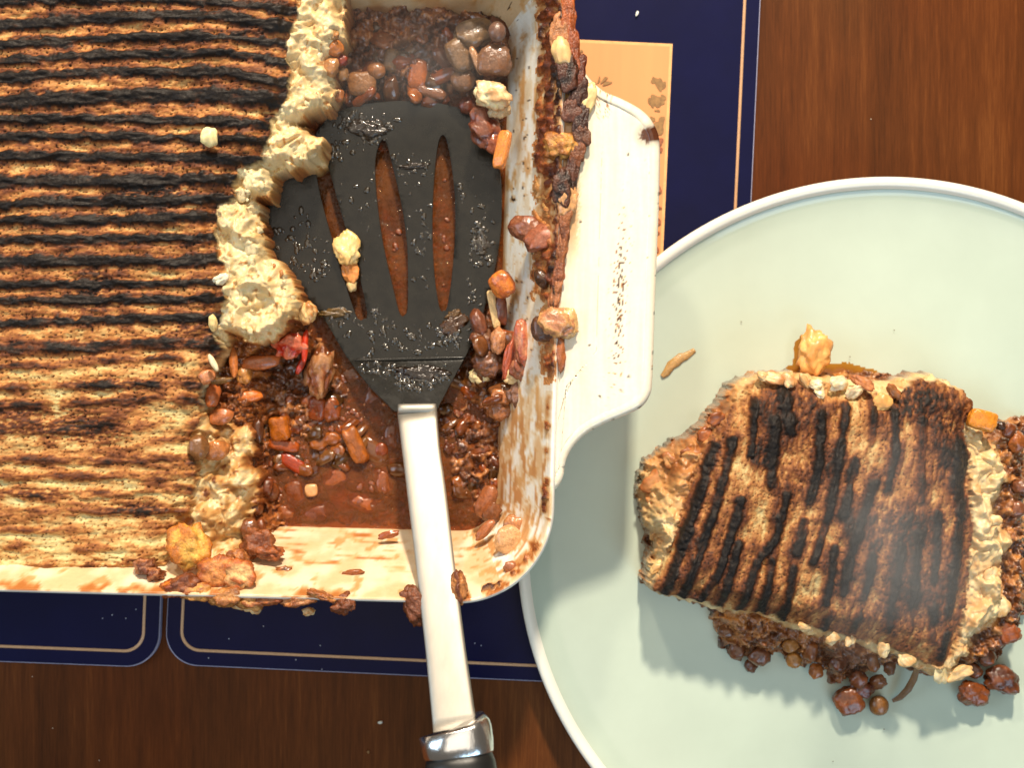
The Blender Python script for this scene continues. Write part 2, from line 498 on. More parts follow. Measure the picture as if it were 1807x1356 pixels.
# right wall: baked-on band under the rim, specks on the white, diagonal wipe marks lower down
band = 1 - sstep(30 + 1.2 * wob, 46 + 1.2 * wob, Dd) 
topband = band * (1 - sstep(470, 560, FY)) * right
midband = (1 - sstep(16 + wob, 27 + wob, Dd)) * sstep(430, 520, FY) * (1 - sstep(600, 700, FY)) * right
st = np.maximum(st, topband * (.55 + .5 * spot + .25 * soft))
st = np.maximum(st, midband * (.5 + .4 * spot))
wipe = sstep(.02, .35, streak + .35 * soft) * right
st = np.maximum(st, wipe * (.10 + .30 * low) * sstep(6, 16, Dd))
wash = sstep(-.15, .5, fbm(Ss / 70 + Dd / 60, Dd / 16, 4, 24))
st = np.maximum(st, wash * right * (.25 + .75 * low) * .24)
st = np.maximum(st, sstep(.12, .5, fbm(Ss / 50, Dd / 12, 5, 28)) * right * .3 * sstep(10, 26, Dd))
st = np.maximum(st, sstep(.05, .45, fbm(Ss / 38, Dd / 9, 4, 25)) * right * low * .36 * sstep(6, 16, Dd))
st = np.maximum(st, sstep(.25, .5, spot) * .22 * right * sstep(200, 260, FY) * (1 - low))
edge = np.exp(-((Dd - 13 - .4 * wob) / 4.5) ** 2) * low * right * sstep(-.25, .15, fbm(Ss / 55, Ss * 0, 3, 18))
st = np.maximum(st, edge * .72)
big = fbm(Ss / 90, Dd / 60, 3, 19)
st = np.maximum(st, sstep(78, 90, Dd) * right * (.25 + .3 * streak2) * low)
corner = (np.cos(ang)[:, None] > .1) * (np.sin(ang)[:, None] > .1)
st = np.maximum(st, corner * (1 - sstep(10, 24, Dd + wob)) * sstep(-.1, .25, soft + .3 * spot) * .65)
# near wall: horizontal wipe marks and an all-over base tone
near = np.sin(ang)[:, None] > .85
st = np.maximum(st, near * sstep(-.2, .7, fbm(Ss / 70, Dd / 7, 5, 21) + .25 * fbm(Ss / 20, Dd / 4, 3, 27)) * .5 * sstep(28, 50, Dd))
st = np.maximum(st, near * (1 - sstep(8, 20, Dd + wob)) * sstep(.0, .3, soft + .1) * .5)
st = np.maximum(st, near * (.10 + .12 * sstep(-.3, .4, fbm(Ss / 60, Dd / 30, 3, 26))))  # base tone in the colour, mutes the lamp's glare on this wall
st = np.maximum(st, near * sstep(.2, .5, fbm(Ss / 40, Dd / 20, 4, 22)) * .35)
# far wall toned darker all over, with soft blotches
far = np.sin(ang)[:, None] < -.5
st = np.maximum(st, far * (.22 + .35 * np.clip(soft + .4 * spot, 0, 1)))
st = np.maximum(st, (1 - sstep(12, 22, Z)) * .5)
st = np.clip(st, 0, 1) * inner
ENAMEL = lin(242, 238, 226)
scol = ramp(st, [(0, ENAMEL), (.12, lin(230, 208, 172)), (.3, lin(212, 164, 108)), (.5, lin(176, 108, 54)), (.7, lin(118, 56, 26)), (.9, lin(52, 26, 18)), (1, lin(30, 20, 16))])
# rim stays cleaner on the near side
pit = (spot > .62) & inner & right & (FY < 640)
scol[pit] = lin(70, 45, 25)
idx = np.arange(nP * nK).reshape(nP, nK)
a = idx; b = np.roll(idx, -1, 0)
quads = np.stack([a[:, :-1], a[:, 1:], b[:, 1:], b[:, :-1]], -1).reshape(-1, 4)
tco = tray_w(U, V, Z + .5 * st * inner).reshape(-1, 3)
# floors: close with a fan of n-gons built separately
tray = empty('baking_tray', (tco[:, 0].mean(), tco[:, 1].mean(), .0044), 'white enamel baking tray with wide side handle, half emptied and streaked brown', 'baking tray')
pan = link('pan', mesh_np('pan', tco, quads, scol.reshape(-1, 3), st.ravel()), M_enamel, tray)
def floor_mesh(row, z, name):
    co = tco.reshape(nP, nK, 3)[:, row].copy(); co[:, 2] = z
    bm = bmesh.new(); bm.faces.new([bm.verts.new(c) for c in co[::4]])
    me = bpy.data.meshes.new(name); bm.to_mesh(me); bm.free()
    at = me.color_attributes.new('col', 'FLOAT_COLOR', 'POINT')
    for d in at.data: d.color = (*lin(200, 150, 100), 1)
    me.attributes.new('wet', 'FLOAT', 'POINT'); return me
link('pan_floor', floor_mesh(1, .0069, 'pan_floor'), M_enamel, tray, smooth=False)
link('pan_underside', floor_mesh(nK - 2, .0045, 'pan_underside'), M_enamel, tray, smooth=False)

# baked-on crust of food along the right rim: displaced copy of the wall
fxw = FX - 903.5
gm = np.zeros(U.shape)
lum1, lum2, lid = worley(Ss / 17, Dd / 13 + 3, 5)
lumb = np.clip(1 - lum1 * 1.15, 0, 1)
gm = np.maximum(gm, topband * sstep(-.25, .15, spot * .5 + soft + .25))
gm = np.maximum(gm, midband * sstep(-.1, .2, spot * .6 + .15))
gm = np.maximum(gm, blob(FX, FY, 1008, 682, 21, 27, .25) * right)
gm = np.maximum(gm, edge * sstep(.4, .8, edge) * .8)
tail = blob(FX, FY, 975, 590, 20, 60, .5) * sstep(-.2, .2, spot + .2)
gm = np.maximum(gm, tail * right)
gmb = gm * inner
gh = sstep(.08, .8, gmb) * (.8 + 0.1 * lumb + 2.4 * np.clip(spot, -1, 1) + 1.6 * np.clip(big, -.5, 1))
gU = U - nrm[:, None, 0] * gh * MM / S * .6; gV = V - nrm[:, None, 1] * gh * MM / S * .6
gco = tray_w(gU, gV, Z + gh * .8 + .03).reshape(-1, 3)
gt = .40 + .34 * spot + .05 * (lid - .5) + .5 * big + .3 * sstep(20, 4, Dd) + .22 * blob(FX, FY, 1000, 170, 34, 70) + .2 * blob(FX, FY, 985, 330, 30, 50) + .35 * blob(FX, FY, 1022, 682, 14, 22) - .15 * blob(FX, FY, 985, 260, 20, 40)
gcol = ramp(np.clip(gt, 0, 1), [(0, lin(226, 180, 112)), (.3, lin(190, 120, 64)), (.5, lin(140, 70, 36)), (.72, lin(84, 38, 22)), (1, lin(34, 22, 18))])
gb_ = sstep(.1, .5, gmb)[..., None]; gcol = gcol * gb_ + lin(200, 136, 78) * (1 - gb_)
fm = (gmb > .12)
keep = fm[:, :-1] | fm[:, 1:] | np.roll(fm, -1, 0)[:, :-1] | np.roll(fm, -1, 0)[:, 1:]
gq = quads.reshape(nP, nK - 1, 4)[keep]
c_, q_, col_, wet_ = compact(gco, gq, gcol.reshape(-1, 3), np.clip(.6 + .5 * spot, 0, 1).ravel())
gk = link('baked_on_crust', mesh_np('baked_on_crust', c_, q_, col_, wet_), M_gunk, tray)
tag(gk, 'dark brown baked-on food along the right rim', kind='stuff')

# handle flange
hz = 57.0
hout = [(1000, 122), (1022, 130), (1040, 150), (1062, 168), (1098, 184), (1130, 203), (1148, 226), (1156, 258), (1155, 350), (1151, 450), (1147, 560), (1143, 670), (1139, 695),
        (1126, 713), (1100, 726), (1064, 741), (1030, 760), (1005, 785), (991, 812), (984, 846), (972, 846), (975, 700), (980, 480), (985, 300), (990, 180), (992, 122)]
def catmull(pts, step=6.0):
    out = []; n = len(pts)
    for i in range(n):
        p0, p1, p2, p3 = [np.array(pts[(i + k) % n], float) for k in (-1, 0, 1, 2)]
        m = max(2, int(np.hypot(*(p2 - p1)) / step))
        for j in range(m):
            t = j / m
            out.append(.5 * ((2 * p1) + (-p0 + p2) * t + (2 * p0 - 5 * p1 + 4 * p2 - p3) * t * t + (-p0 + 3 * p1 - 3 * p2 + p3) * t ** 3))
    return np.array(out)
hb = catmull(hout, 3.0)
spine = np.stack([np.interp(hb[:, 1], [260, 620, 800], [1062, 1052, 998]), np.interp(hb[:, 1], [0, 260, 620, 850], [260, 260, 620, 700])], -1)
ts_ = [1.0, .999, .985, .96, .93] + list(np.linspace(.9, 0, 30))
zs_ = [hz - 2.0, hz - .6, hz + .1, hz + .2, hz - .1] + [hz - .3] * 30
rows = [spine * (1 - t) + hb * t for t in ts_]
HB = np.stack(rows, 1); nb, nr = HB.shape[:2]
HZ = np.broadcast_to(np.array(zs_)[None], (nb, nr)).copy()
hx_, hy_ = HB[..., 0], HB[..., 1]
HZ -= .8 * np.exp(-((hx_ - 1100) / 26) ** 2) * sstep(180, 260, hy_) * (1 - sstep(650, 720, hy_))
k = (H - HZ) / H
hco = np.stack([(hx_ - 903.5) * k * S, -(hy_ - 678) * k * S, HZ * MM], -1)
# speckle streak, chips and burnt edge
line = 1098 - (hy_ - 420) * .055
sp1 = fbm(hx_ / 4.2, hy_ / 6.5, 3, 31); sp2 = fbm(hx_ / 3, hy_ / 4, 3, 32)
hs = sstep(.30, .5, sp1 + .45 * np.exp(-((hx_ - line) / 9) ** 2) * np.exp(-((hy_ - 520) / 120) ** 2) - .12) * np.exp(-((hx_ - line) / 16) ** 2) * np.exp(-((hy_ - 530) / 170) ** 4) * .85
hs = np.maximum(hs, sstep(.62, .8, sp2) * .5 * np.exp(-((hx_ - 1143) / 6) ** 2))
hs = np.maximum(hs, sstep(.45, .7, sp2 + .3) * .5 * blob(hx_, hy_, 1062, 185, 16, 26))
chip = blob(hx_ + 5 * sp2, hy_ + 5 * sp1, 1144, 240, 15, 14, .15)
halo = blob(hx_, hy_, 1141, 240, 22, 22, .25)
left = (1 - sstep(1012, 1032 + 8 * sp1, hx_ + 5 * sp2)) * (1 - sstep(380, 520, hy_)) * .3
gl = np.clip(.5 + .5 * fbm(hx_ / 9, hy_ / 120, 3, 35), 0, 1) * .09 + .04 * np.exp(-((hx_ - 1030) / 10) ** 2)
hs = np.clip(np.maximum(np.maximum(hs, left), gl), 0, 1)
hcol = ramp(hs, [(0, lin(238, 231, 214)), (.12, lin(242, 222, 186)), (.3, lin(214, 164, 108)), (.5, lin(140, 84, 46)), (.8, lin(60, 32, 20)), (1, lin(34, 22, 16))])
hcol = hcol * (1 - .28 * (halo * (1 - chip)))[..., None]
hcol = hcol * (1 - chip)[..., None] + chip[..., None] * (lin(84, 46, 28) * (1 + .5 * sp2[..., None]))
for (sx, sy) in ((1108, 274), (1024, 392), (1058, 700), (1095, 690), (1040, 610), (1110, 665)):
    m_ = blob(hx_, hy_, sx, sy, 2.2, 2.2, .4)[..., None]; hcol = hcol * (1 - m_) + m_ * lin(45, 30, 22)
ed = (np.arange(nr) < 2)[None] * sstep(.25, .45, fbm(hx_ / 14, hy_ / 14, 3, 36))
hcol = hcol * (1 - .85 * ed)[..., None]
id2 = np.arange(nb * nr).reshape(nb, nr); b2 = np.roll(id2, -1, 0)
hq = np.stack([id2[:, :-1], b2[:, :-1], b2[:, 1:], id2[:, 1:]], -1).reshape(-1, 4)
hmesh = mesh_np('handle', hco.reshape(-1, 3), hq, hcol.reshape(-1, 3), np.zeros(nb * nr))
handle = link('handle', hmesh, M_enamel, tray)
bm = bmesh.new(); bm.from_mesh(hmesh); bmesh.ops.remove_doubles(bm, verts=bm.verts[:], dist=.00012); bm.to_mesh(hmesh); bm.free()
so = handle.modifiers.new('thickness', 'SOLIDIFY'); so.thickness = .0016; so.offset = -1

# ------------------------------------------------------------------ the potato topped pie in the tray
TOAST = [(0, lin(212, 192, 134)), (.16, lin(204, 168, 106)), (.34, lin(180, 120, 64)), (.5, lin(134, 78, 40)), (.66, lin(92, 48, 26)), (.8, lin(60, 37, 24)), (.92, lin(40, 29, 21)), (1, lin(30, 23, 18))]
C_POLY = [(-200, -150), (527, -150), (525, 10), (516, 60), (503, 85), (512, 130), (508, 172), (482, 205), (470, 258), (460, 285), (418, 300), (412, 350), (388, 365), (380, 400), (386, 450),
          (402, 480), (396, 520), (392, 560), (378, 590), (392, 615), (372, 650), (350, 690), (358, 725), (345, 760), (330, 790), (350, 822), (345, 860), (330, 905), (302, 930), (296, 1000), (250, 1018), (-200, 1040)]
M_POLY = [(-200, -150), (610, -150), (606, 30), (609, 60), (590, 80), (582, 110), (590, 150), (577, 189), (540, 195), (526, 213), (556, 229), (575, 240), (566, 278), (540, 290), (513, 305), (500, 293), (482, 300),
          (470, 350), (450, 349), (462, 400), (470, 450), (491, 457), (518, 495), (528, 533), (517, 566), (491, 593), (458, 607), (432, 606), (402, 590), (398, 620), (375, 660), (360, 700), (372, 740), (400, 742), (432, 760),
          (436, 800), (430, 815), (446, 850), (444, 890), (428, 930), (424, 975), (440, 1000), (448, 1050), (400, 1075), (-200, 1090)]
F_POLY = [(-200, -150), (640, -150), (632, 60), (625, 120), (596, 185), (575, 232), (520, 300), (478, 350), (470, 420), (500, 470), (528, 530), (540, 590), (505, 625), (474, 660), (478, 720), (462, 790), (458, 850), (478, 905), (500, 962), (470, 992), (452, 1040), (420, 1090), (-200, 1100)]
RIDGES = [  # y at x = 0, 150, 300, 400, 480 ; half width ; strength
    ((-24, -26, -26, -22, -20), 8, 1), ((6, 3, 3, 9, 20), 7, 1), ((48, 36, 31, 33, 48), 9, 1), ((84, 72, 67, 69, 75), 7, .95), ((112, 101, 98, 97, 107), 7, .95), ((143, 131, 128, 130, 146), 8, 1),
    ((184, 178, 169, 171, 176), 12, .9), ((214, 212, 214, 217, 222), 7, 1), ((243, 243, 245, 248, 252), 7, .95), ((278, 279, 279, 282, 285), 8, 1), ((322, 320, 320, 316, 315), 10, .95), ((363, 358, 356, 352, 350), 8, .9),
    ((391, 391, 386, 383, 384), 8, .95), ((426, 424, 422, 421, 420), 7, .95), ((463, 463, 461, 457, 461), 9, 1), ((503, 502, 502, 499, 500), 6.5, 1), ((533, 531, 531, 526, 530), 6.5, .9), ((572, 566, 563, 562, 564), 7, 1),
    ((616, 612, 607, 611, 612), 9, .85), ((650, 640, 632, 648, 650), 5, .55), ((682, 680, 678, 680, 684), 6, .6), ((716, 712, 704, 712, 714), 6, .78), ((757, 752, 752, 756, 757), 12, .45), ((812, 812, 808, 806, 806), 7, .55),
    ((842, 841, 840, 838, 838), 6, .42), ((873, 872, 868, 870, 870), 7, .45), ((904, 902, 900, 900, 900), 6, .30), ((936, 934, 934, 934, 934), 6, .22), ((968, 966, 966, 966, 966), 6, .2), ((996, 996, 996, 996, 996), 5, .2)]
step = 2.0
gu = np.arange(-60, 660, step); gv = np.arange(-50, 1076, step)
X, Y = np.meshgrid(gu, gv)
wx_ = X + 8 * fbm(X / 20, Y / 20, 3, 41) + 1.5 * perlin(X / 7, Y / 7, 43); wy_ = Y + 7 * fbm(X / 18, Y / 18, 4, 42)
sdC = sdpoly(wx_, wy_, C_POLY); sdM = sdpoly(wx_, wy_, M_POLY)
sdF = sdpoly(X + 10 * fbm(X / 22, Y / 22, 3, 44), Y + 10 * fbm(X / 22, Y / 22, 3, 45), F_POLY)
rid = np.zeros(X.shape); heat = np.zeros(X.shape); edgeb = np.zeros(X.shape)
rag = fbm(X / 11, Y / 7, 4, 130)
for i, (ys, w, s) in enumerate(RIDGES):
    yr = np.interp(X, [0, 150, 300, 400, 480], ys) + 2.6 * fbm(X / 40, X * 0 + i * 7.7, 3, 50 + i)
    ww = w * (1 + .4 * fbm(X / 26, X * 0 + i * 3.1, 3, 90 + i))
    d = np.abs(Y - yr + 2.6 * rag + 3.0 * fbm(X / 30, Y / 12, 2, 131)) / (ww * 1.12)
    prof_ = 1 - sstep(.5, 1.25, d)
    gap = np.clip(s + .35 * fbm(X / 55, X * 0 + i * 5.3, 3, 170 + i) + .12, 0, 1.05)
    if i in (18, 19, 20, 21, 22): gap = np.clip(gap - .35 * (1 - sstep(-.05, .25, fbm(X / 80, X * 0 + i, 2, 200 + i) + .15)), 0, 1)
    rid = np.maximum(rid, prof_ * (.25 + .75 * gap)); heat = np.maximum(heat, prof_ * gap); edgeb = np.maximum(edgeb, np.exp(-(d / 1.9) ** 2) * gap)
hotY = np.interp(Y, [-50, 560, 640, 720, 820, 1000], [1, .95, .7, .5, .36, .22]) * (1 - .25 * (1 - sstep(0, 260, X)) * sstep(600, 700, Y))
n_a = fbm(X / 60, Y / 16, 4, 60); n_b = fbm(X / 14, Y / 5, 4, 61); n_c = fbm(X / 5, Y / 3, 3, 62); n_big = fbm(X / 90, Y / 60, 3, 63)
patch = .3 * blob(X, Y, 250, 900, 60, 14) + .3 * blob(X, Y, 60, 870, 70, 10) + .35 * blob(X, Y, 200, 680, 80, 12) + .3 * blob(X, Y, 210, 1000, 60, 16) - .2 * blob(X, Y, 300, 745, 50, 16) - .2 * blob(X, Y, 130, 660, 60, 12) + .3 * blob(X, Y, 360, 590, 60, 26) + .5 * blob(X, Y, 270, 345, 70, 26) + .45 * blob(X, Y, 165, 515, 34, 40) + .35 * blob(X, Y, 100, 175, 26, 14) + .3 * blob(X, Y, 60, 745, 110, 28) + .25 * blob(X, Y, 170, 765, 70, 20) + .4 * blob(X, Y, 480, 210, 20, 20)
heat = heat * np.clip(.92 + .45 * fbm(X / 20, Y / 7, 4, 67), .3, 1.08)
area_n = fbm(X / 70, Y / 26, 3, 132)
lowz = sstep(590, 700, Y)
toast = .11 + .14 * hotY + .22 * lowz * area_n + .10 * lowz * (1 - sstep(900, 1000, Y)) + .24 * lowz * sstep(930, 1010, Y) * (fbm(X / 22, Y / 12, 3, 133) + .2) + .56 * heat * (.4 + .6 * hotY) + .42 * edgeb * (.3 + .6 * hotY) * np.clip(.9 + .8 * fbm(X / 34, Y / 9, 3, 68), .2, 1.5) + .30 * n_a + .12 * n_b + .14 * n_big + patch * .8 * sstep(-.3, .3, n_b + .2) + .10 * (hotY - .5)
pits = sstep(.38, .55, fbm(X / 6, Y / 3.6, 3, 64)) * (1 - heat)
toast = toast + pits * .42 * (.5 + .5 * hotY) + .07 * n_c
toast = np.clip(toast + .12 * (1 - sstep(0, 16, sdC)) * (n_b > 0), 0, 1)
zc = 48.5 - 3.0 * (1 - sstep(-2, 34, sdC)) + 1.15 * rid + 1.0 * n_a + .15 * n_b + .35 * rid * fbm(X / 26, Y / 9, 2, 69) + .22 * n_c - .9 * pits + 2.0 * fbm(X / 120, Y / 120, 2, 66)
f1, f2, cid = worley(X / 17 + .3 * n_b, Y / 17, 71); g1, g2, cid2 = worley(X / 8, Y / 8, 72)
lump = np.clip(1 - f1 * f1 * 1.6, 0, 1) * 3.2 + np.clip(1 - g1 * g1 * 1.6, 0, 1) * .6
sp_ = billow(X / 30, Y / 30, 2, 75)
qx = X + 26 * fbm(X / 50, Y / 50, 3, 77); qy = Y + 26 * fbm(X / 50, Y / 50, 3, 78)
sp_ = billow(qx / 60, qy / 60, 2, 75)
zm = 39 + 5.5 * sstep(0, 26, sdM) + 4.5 * fbm(qx / 46, qy / 52, 3, 76, .35) + 1.3 * fbm(qx / 15, qy / 18, 2, 79, .4) + .38 * fbm(X / 6, Y / 6, 3, 80)
zm = np.where(Y > 700, zm - 7 * sstep(0, 60, X - 340) - 2, zm)
k1, k2, kid = worley(X / 18 + .8 * fbm(X / 16, Y / 16, 3, 87), Y / 15 + .8 * fbm(X / 16, Y / 16, 3, 88), 81); l1, l2, lid2 = worley(X / 9, Y / 9, 82)
flump = np.clip(1 - k1 * k1 * 1.9, 0, 1) * 4.2 + np.clip(1 - l1 * l1 * 1.8, 0, 1) * 1.3
zf = 12 + 17 * sstep(0, 75, sdF) + flump + 1.5 * fbm(X / 10, Y / 10, 3, 83)
zf = np.where(Y < 230, zf * .9, zf)
wM = sstep(-1.5, 3.5, sdM); wC = sstep(-2.5, 3.0, sdC)
zz = zf * (1 - wM) + np.minimum(zm, 52) * wM
zz = zz * (1 - wC) + zc * wC
zz = np.where(sdF < 0, np.maximum(zz - 12 * sstep(0, 12, -sdF), 3), zz)
# chunks spilling over the near rim are separate meshes; here follow the tray wall
bx, by = Pa(X, Y, 46.0)
pco = np.stack([bx, by, zz * MM], -1)
ccol = ramp(toast, TOAST)
mt = np.clip(.10 + .20 * fbm(X / 30, Y / 30, 4, 91) + .30 * (sp_ - .25) + .12 * (1 - sstep(0, 18, sdM)) + .5 * sstep(690, 760, Y) * np.clip(fbm(X / 24, Y / 24, 3, 92) + .35, 0, 1), 0, 1)
mt = np.clip(mt + .55 * sstep(8, 0, sdM + 3 * fbm(X / 12, Y / 12, 3, 94)) * np.clip(fbm(X / 40, Y / 40, 2, 95) + .5, 0, 1) + .4 * sstep(.38, .6, fbm(X / 13, Y / 13, 3, 96)), 0, 1)
mcol = ramp(mt, [(0, lin(228, 208, 162)), (.2, lin(218, 188, 134)), (.4, lin(206, 156, 92)), (.65, lin(158, 96, 46)), (1, lin(96, 50, 24))])
ft = np.clip(.5 + .5 * (kid - .5) + .3 * fbm(X / 9, Y / 9, 3, 93), 0, 1)
fcol = ramp(ft, [(0, lin(84, 40, 18)), (.35, lin(124, 66, 30)), (.6, lin(160, 92, 44)), (.85, lin(190, 120, 60)), (1, lin(204, 100, 44))])
allc = fcol * (1 - wM)[..., None] + mcol * wM[..., None]; allc = allc * (1 - wC)[..., None] + ccol * wC[..., None]
wetv = np.clip((1 - wM) * .9 + wM * (1 - wC) * .45 + wC * (.12 + .15 * heat + .4 * pits), 0, 1)
ny, nx = X.shape
gi = np.arange(ny * nx).reshape(ny, nx)
gq = np.stack([gi[1:, :-1], gi[1:, 1:], gi[:-1, 1:], gi[:-1, :-1]], -1)
cC = (sdC[:-1, :-1] > 0); cM = (sdM[:-1, :-1] > 0) & ~cC; cF = ~cC & ~cM & (sdF[:-1, :-1] > -10)
# stay inside the tray
Uw = (pco[..., 0] / S) * tc + (-pco[..., 1] / S) * ts; Vw = -(pco[..., 0] / S) * ts + (-pco[..., 1] / S) * tc
dz = BV - Vw; lim = (dz > np.interp(zz, [7, 16, 58], [108, 93, 8]) - 9)[:-1, :-1]
pie = empty('potato_pie', P(200, 500, 20), 'potato topped pie in the tray, its raked crust charred in dark ridges', 'pie')
def sub(mask, nm, mat, par, pco=pco, gq=gq, allc=allc, wetv=wetv):
    c_, q_, col_, w_ = compact(pco.reshape(-1, 3), gq[mask].reshape(-1, 4), allc.reshape(-1, 3), wetv.ravel())
    return link(nm, mesh_np(nm, c_, q_, col_, w_), mat, par)
sub(cC & lim, 'crust', M_crust, pie)
sub(cM & lim, 'mash_layer', M_mash, pie)
sub(cF & lim, 'filling_layer', M_fill, pie)

# ------------------------------------------------------------------ gravy pool and filling bed in the emptied half
gu = np.arange(380, 960, 3.0); gv = np.arange(0, 1000, 3.0)
X2, Y2 = np.meshgrid(gu, gv)
k1, k2, kid = worley(X2 / 24 + .8 * fbm(X2 / 20, Y2 / 20, 3, 105), Y2 / 20 + .8 * fbm(X2 / 20, Y2 / 20, 3, 106), 101); l1, l2, lidb = worley(X2 / 13, Y2 / 13, 102)
pile = np.maximum(np.maximum(blob(X2, Y2, 740, 90, 170, 75, .4), .9 * blob(X2, Y2, 880, 640, 46, 105, .4)), .45 * blob(X2, Y2, 520, 690, 70, 80, .6))
pile = np.maximum(pile, .45 * blob(X2, Y2, 840, 800, 40, 70, .6))
zb = 11.4 + 8.5 * pile + np.clip(1 - k1 * k1 * 2, 0, 1) * 4.5 + np.clip(1 - l1 * l1 * 1.8, 0, 1) * 1.8 + 1.2 * fbm(X2 / 9, Y2 / 9, 3, 103)
zb = zb - 3.0 * blob(X2, Y2, 620, 860, 110, 60, .6)
zb -= 7 * blob(X2, Y2, 710, 420, 150, 230, .3)
zb = np.maximum(zb, 7.4)
bx, by = Pa(X2, Y2, 16.0)
bco = np.stack([bx, by, zb * MM], -1)
bt = np.clip(.45 + .6 * (kid - .5) + .4 * fbm(X2 / 12, Y2 / 12, 4, 104), 0, 1)
bcol = ramp(bt, [(0, lin(70, 36, 18)), (.4, lin(112, 62, 32)), (.65, lin(150, 90, 48)), (.85, lin(182, 120, 68)), (1, lin(206, 120, 44))])
ny2, nx2 = X2.shape
gi2 = np.arange(ny2 * nx2).reshape(ny2, nx2)
gq2 = np.stack([gi2[1:, :-1], gi2[1:, 1:], gi2[:-1, 1:], gi2[:-1, :-1]], -1)
Ub = (bx / S) * tc + (-by / S) * ts; Vb = -(bx / S) * ts + (-by / S) * tc
dW = np.minimum(RU - Ub, np.minimum(BV - Vb, Vb - TV)); limb = (dW > np.interp(zb, [7, 16, 58], [108, 93, 8]) - 6)[:-1, :-1]
fb = sub(limb, 'lentil_filling', M_fill, None, bco, gq2, bcol, np.clip(.75 + 0 * X2, 0, 1))
tag(fb, 'brown lentil and vegetable filling lying in the emptied part of the tray', 'filling', kind='stuff')
mask = (dW > 84) & (X2 > 385)
zs = 17.3 + .25 * fbm(X2 / 30, Y2 / 30, 3, 110) + .5 * np.clip(1 - (dW - 86) / 10, 0, 1)
sco = np.stack([bx, by, zs * MM], -1)
sa_ = sub(mask[:-1, :-1], 'gravy', M_sauce, None, sco, gq2, bcol, np.ones(X2.shape))
tag(sa_, 'glossy reddish brown gravy pooled on the bottom of the tray', 'gravy', kind='stuff')

def gravy_caps():  # shallow glossy caps added so the flat gravy shows glints
    rg = random.Random(5); bm = bmesh.new(); bmesh.ops.create_icosphere(bm, subdivisions=2, radius=1)
    v0 = np.array([p.co[:] for p in bm.verts]); f0 = np.array([[q.index for q in t.verts] for t in bm.faces]); bm.free(); co = []; fa = []
    for (cx, cy, sx, sy, n) in ((560, 740, 90, 70, 46), (500, 830, 40, 60, 22), (830, 760, 36, 90, 46), (640, 850, 50, 40, 8), (600, 690, 40, 50, 14), (700, 380, 10, 120, 6), (785, 400, 10, 120, 6)):
        for _ in range(n):
            x, y = rg.gauss(cx, sx * .5), rg.gauss(cy, sy * .5); r_ = rg.choice([.5, .7, .9, 1.2])
            c = np.array(P(x, y, 17.4)); q = v0 * np.array([r_ * rg.uniform(1, 1.6), r_, r_ * .42]) * MM
            a = rg.uniform(0, 3.14); q = np.stack([q[:, 0] * math.cos(a) - q[:, 1] * math.sin(a), q[:, 0] * math.sin(a) + q[:, 1] * math.cos(a), q[:, 2]], -1) + c
            fa.append(f0 + len(co) * len(v0)); co.append(q)
    return mesh_np('gravy_glint_caps', np.concatenate(co), np.concatenate(fa))
gb = link('gravy_glint_caps', gravy_caps(), M_glint_cap); tag(gb, 'small shiny caps added over the gravy surface to give it glints', 'gravy glint caps', kind='stuff')

# ------------------------------------------------------------------ loose pieces of food
def ico(sub_):
    bm = bmesh.new(); bmesh.ops.create_icosphere(bm, subdivisions=sub_, radius=1)
    v = np.array([p.co[:] for p in bm.verts]); f = np.array([[q.index for q in t.verts] for t in bm.faces]); bm.free(); return v, f
ICO = {s: ico(s) for s in (1, 2, 3, 4)}
def piece_mesh(name, size, n=2.0, rough=.1, freq=1.6, col=(.4, .2, .1), col2=None, sub_=3, seed=0, spike=0.0, wet=.8, lumpy=0.0):
    """size = half extents in mm; n = superquadric power (2 ellipsoid, 6 block)"""
    v, f = ICO[sub_]
    r = (np.abs(v) ** n).sum(1) ** (-1 / n)
    p = v * r[:, None]
    off = Vector((seed * 3.71, seed * 1.37, -seed * 2.11))
    nz = np.array([mnoise.fractal(Vector(q) * freq + off, 1.1, 2.0, 3) for q in v])
    n2 = np.array([mnoise.noise(Vector(q) * freq * 3.1 - off) for q in v])
    spike *= .4; lumpy *= .65
    k = 1 + rough * nz + spike * np.clip(n2, 0, 1)
    if lumpy:
        k += lumpy * np.array([-mnoise.voronoi(Vector(q) * freq * 1.8 + off)[0][0] + .35 for q in v])
    p = p * k[:, None] * np.array(size)[None] * MM
    c = np.array(col)[None] * (1 + .35 * n2)[:, None]
    if col2 is not None:
        w = sstep(-.15, .3, nz)[:, None]; c = c * (1 - w) + np.array(col2)[None] * (1 + .25 * n2)[:, None] * w
    return mesh_np(name, p, f, c, np.clip(wet + .3 * n2, 0, 1))
_seed = [0]
def piece(name, px, py, z, size, label=None, cat=None, rot=(0, 0, 0), parent=None, mat=None, group=None, kind=None, **kw):
    _seed[0] += 1
    kw.setdefault('seed', _seed[0])
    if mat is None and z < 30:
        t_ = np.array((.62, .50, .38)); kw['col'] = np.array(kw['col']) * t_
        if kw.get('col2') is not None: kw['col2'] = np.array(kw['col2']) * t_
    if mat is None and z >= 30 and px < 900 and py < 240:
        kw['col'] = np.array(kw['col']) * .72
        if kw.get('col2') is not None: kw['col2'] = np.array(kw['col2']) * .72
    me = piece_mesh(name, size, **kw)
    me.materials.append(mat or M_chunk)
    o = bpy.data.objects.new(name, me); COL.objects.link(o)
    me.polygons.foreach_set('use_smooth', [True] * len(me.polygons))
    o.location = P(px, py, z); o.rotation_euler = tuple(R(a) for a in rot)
    if parent: o.parent = parent; o.location -= Vector(parent.location)
    tag(o, label, cat, group, kind)
    return o
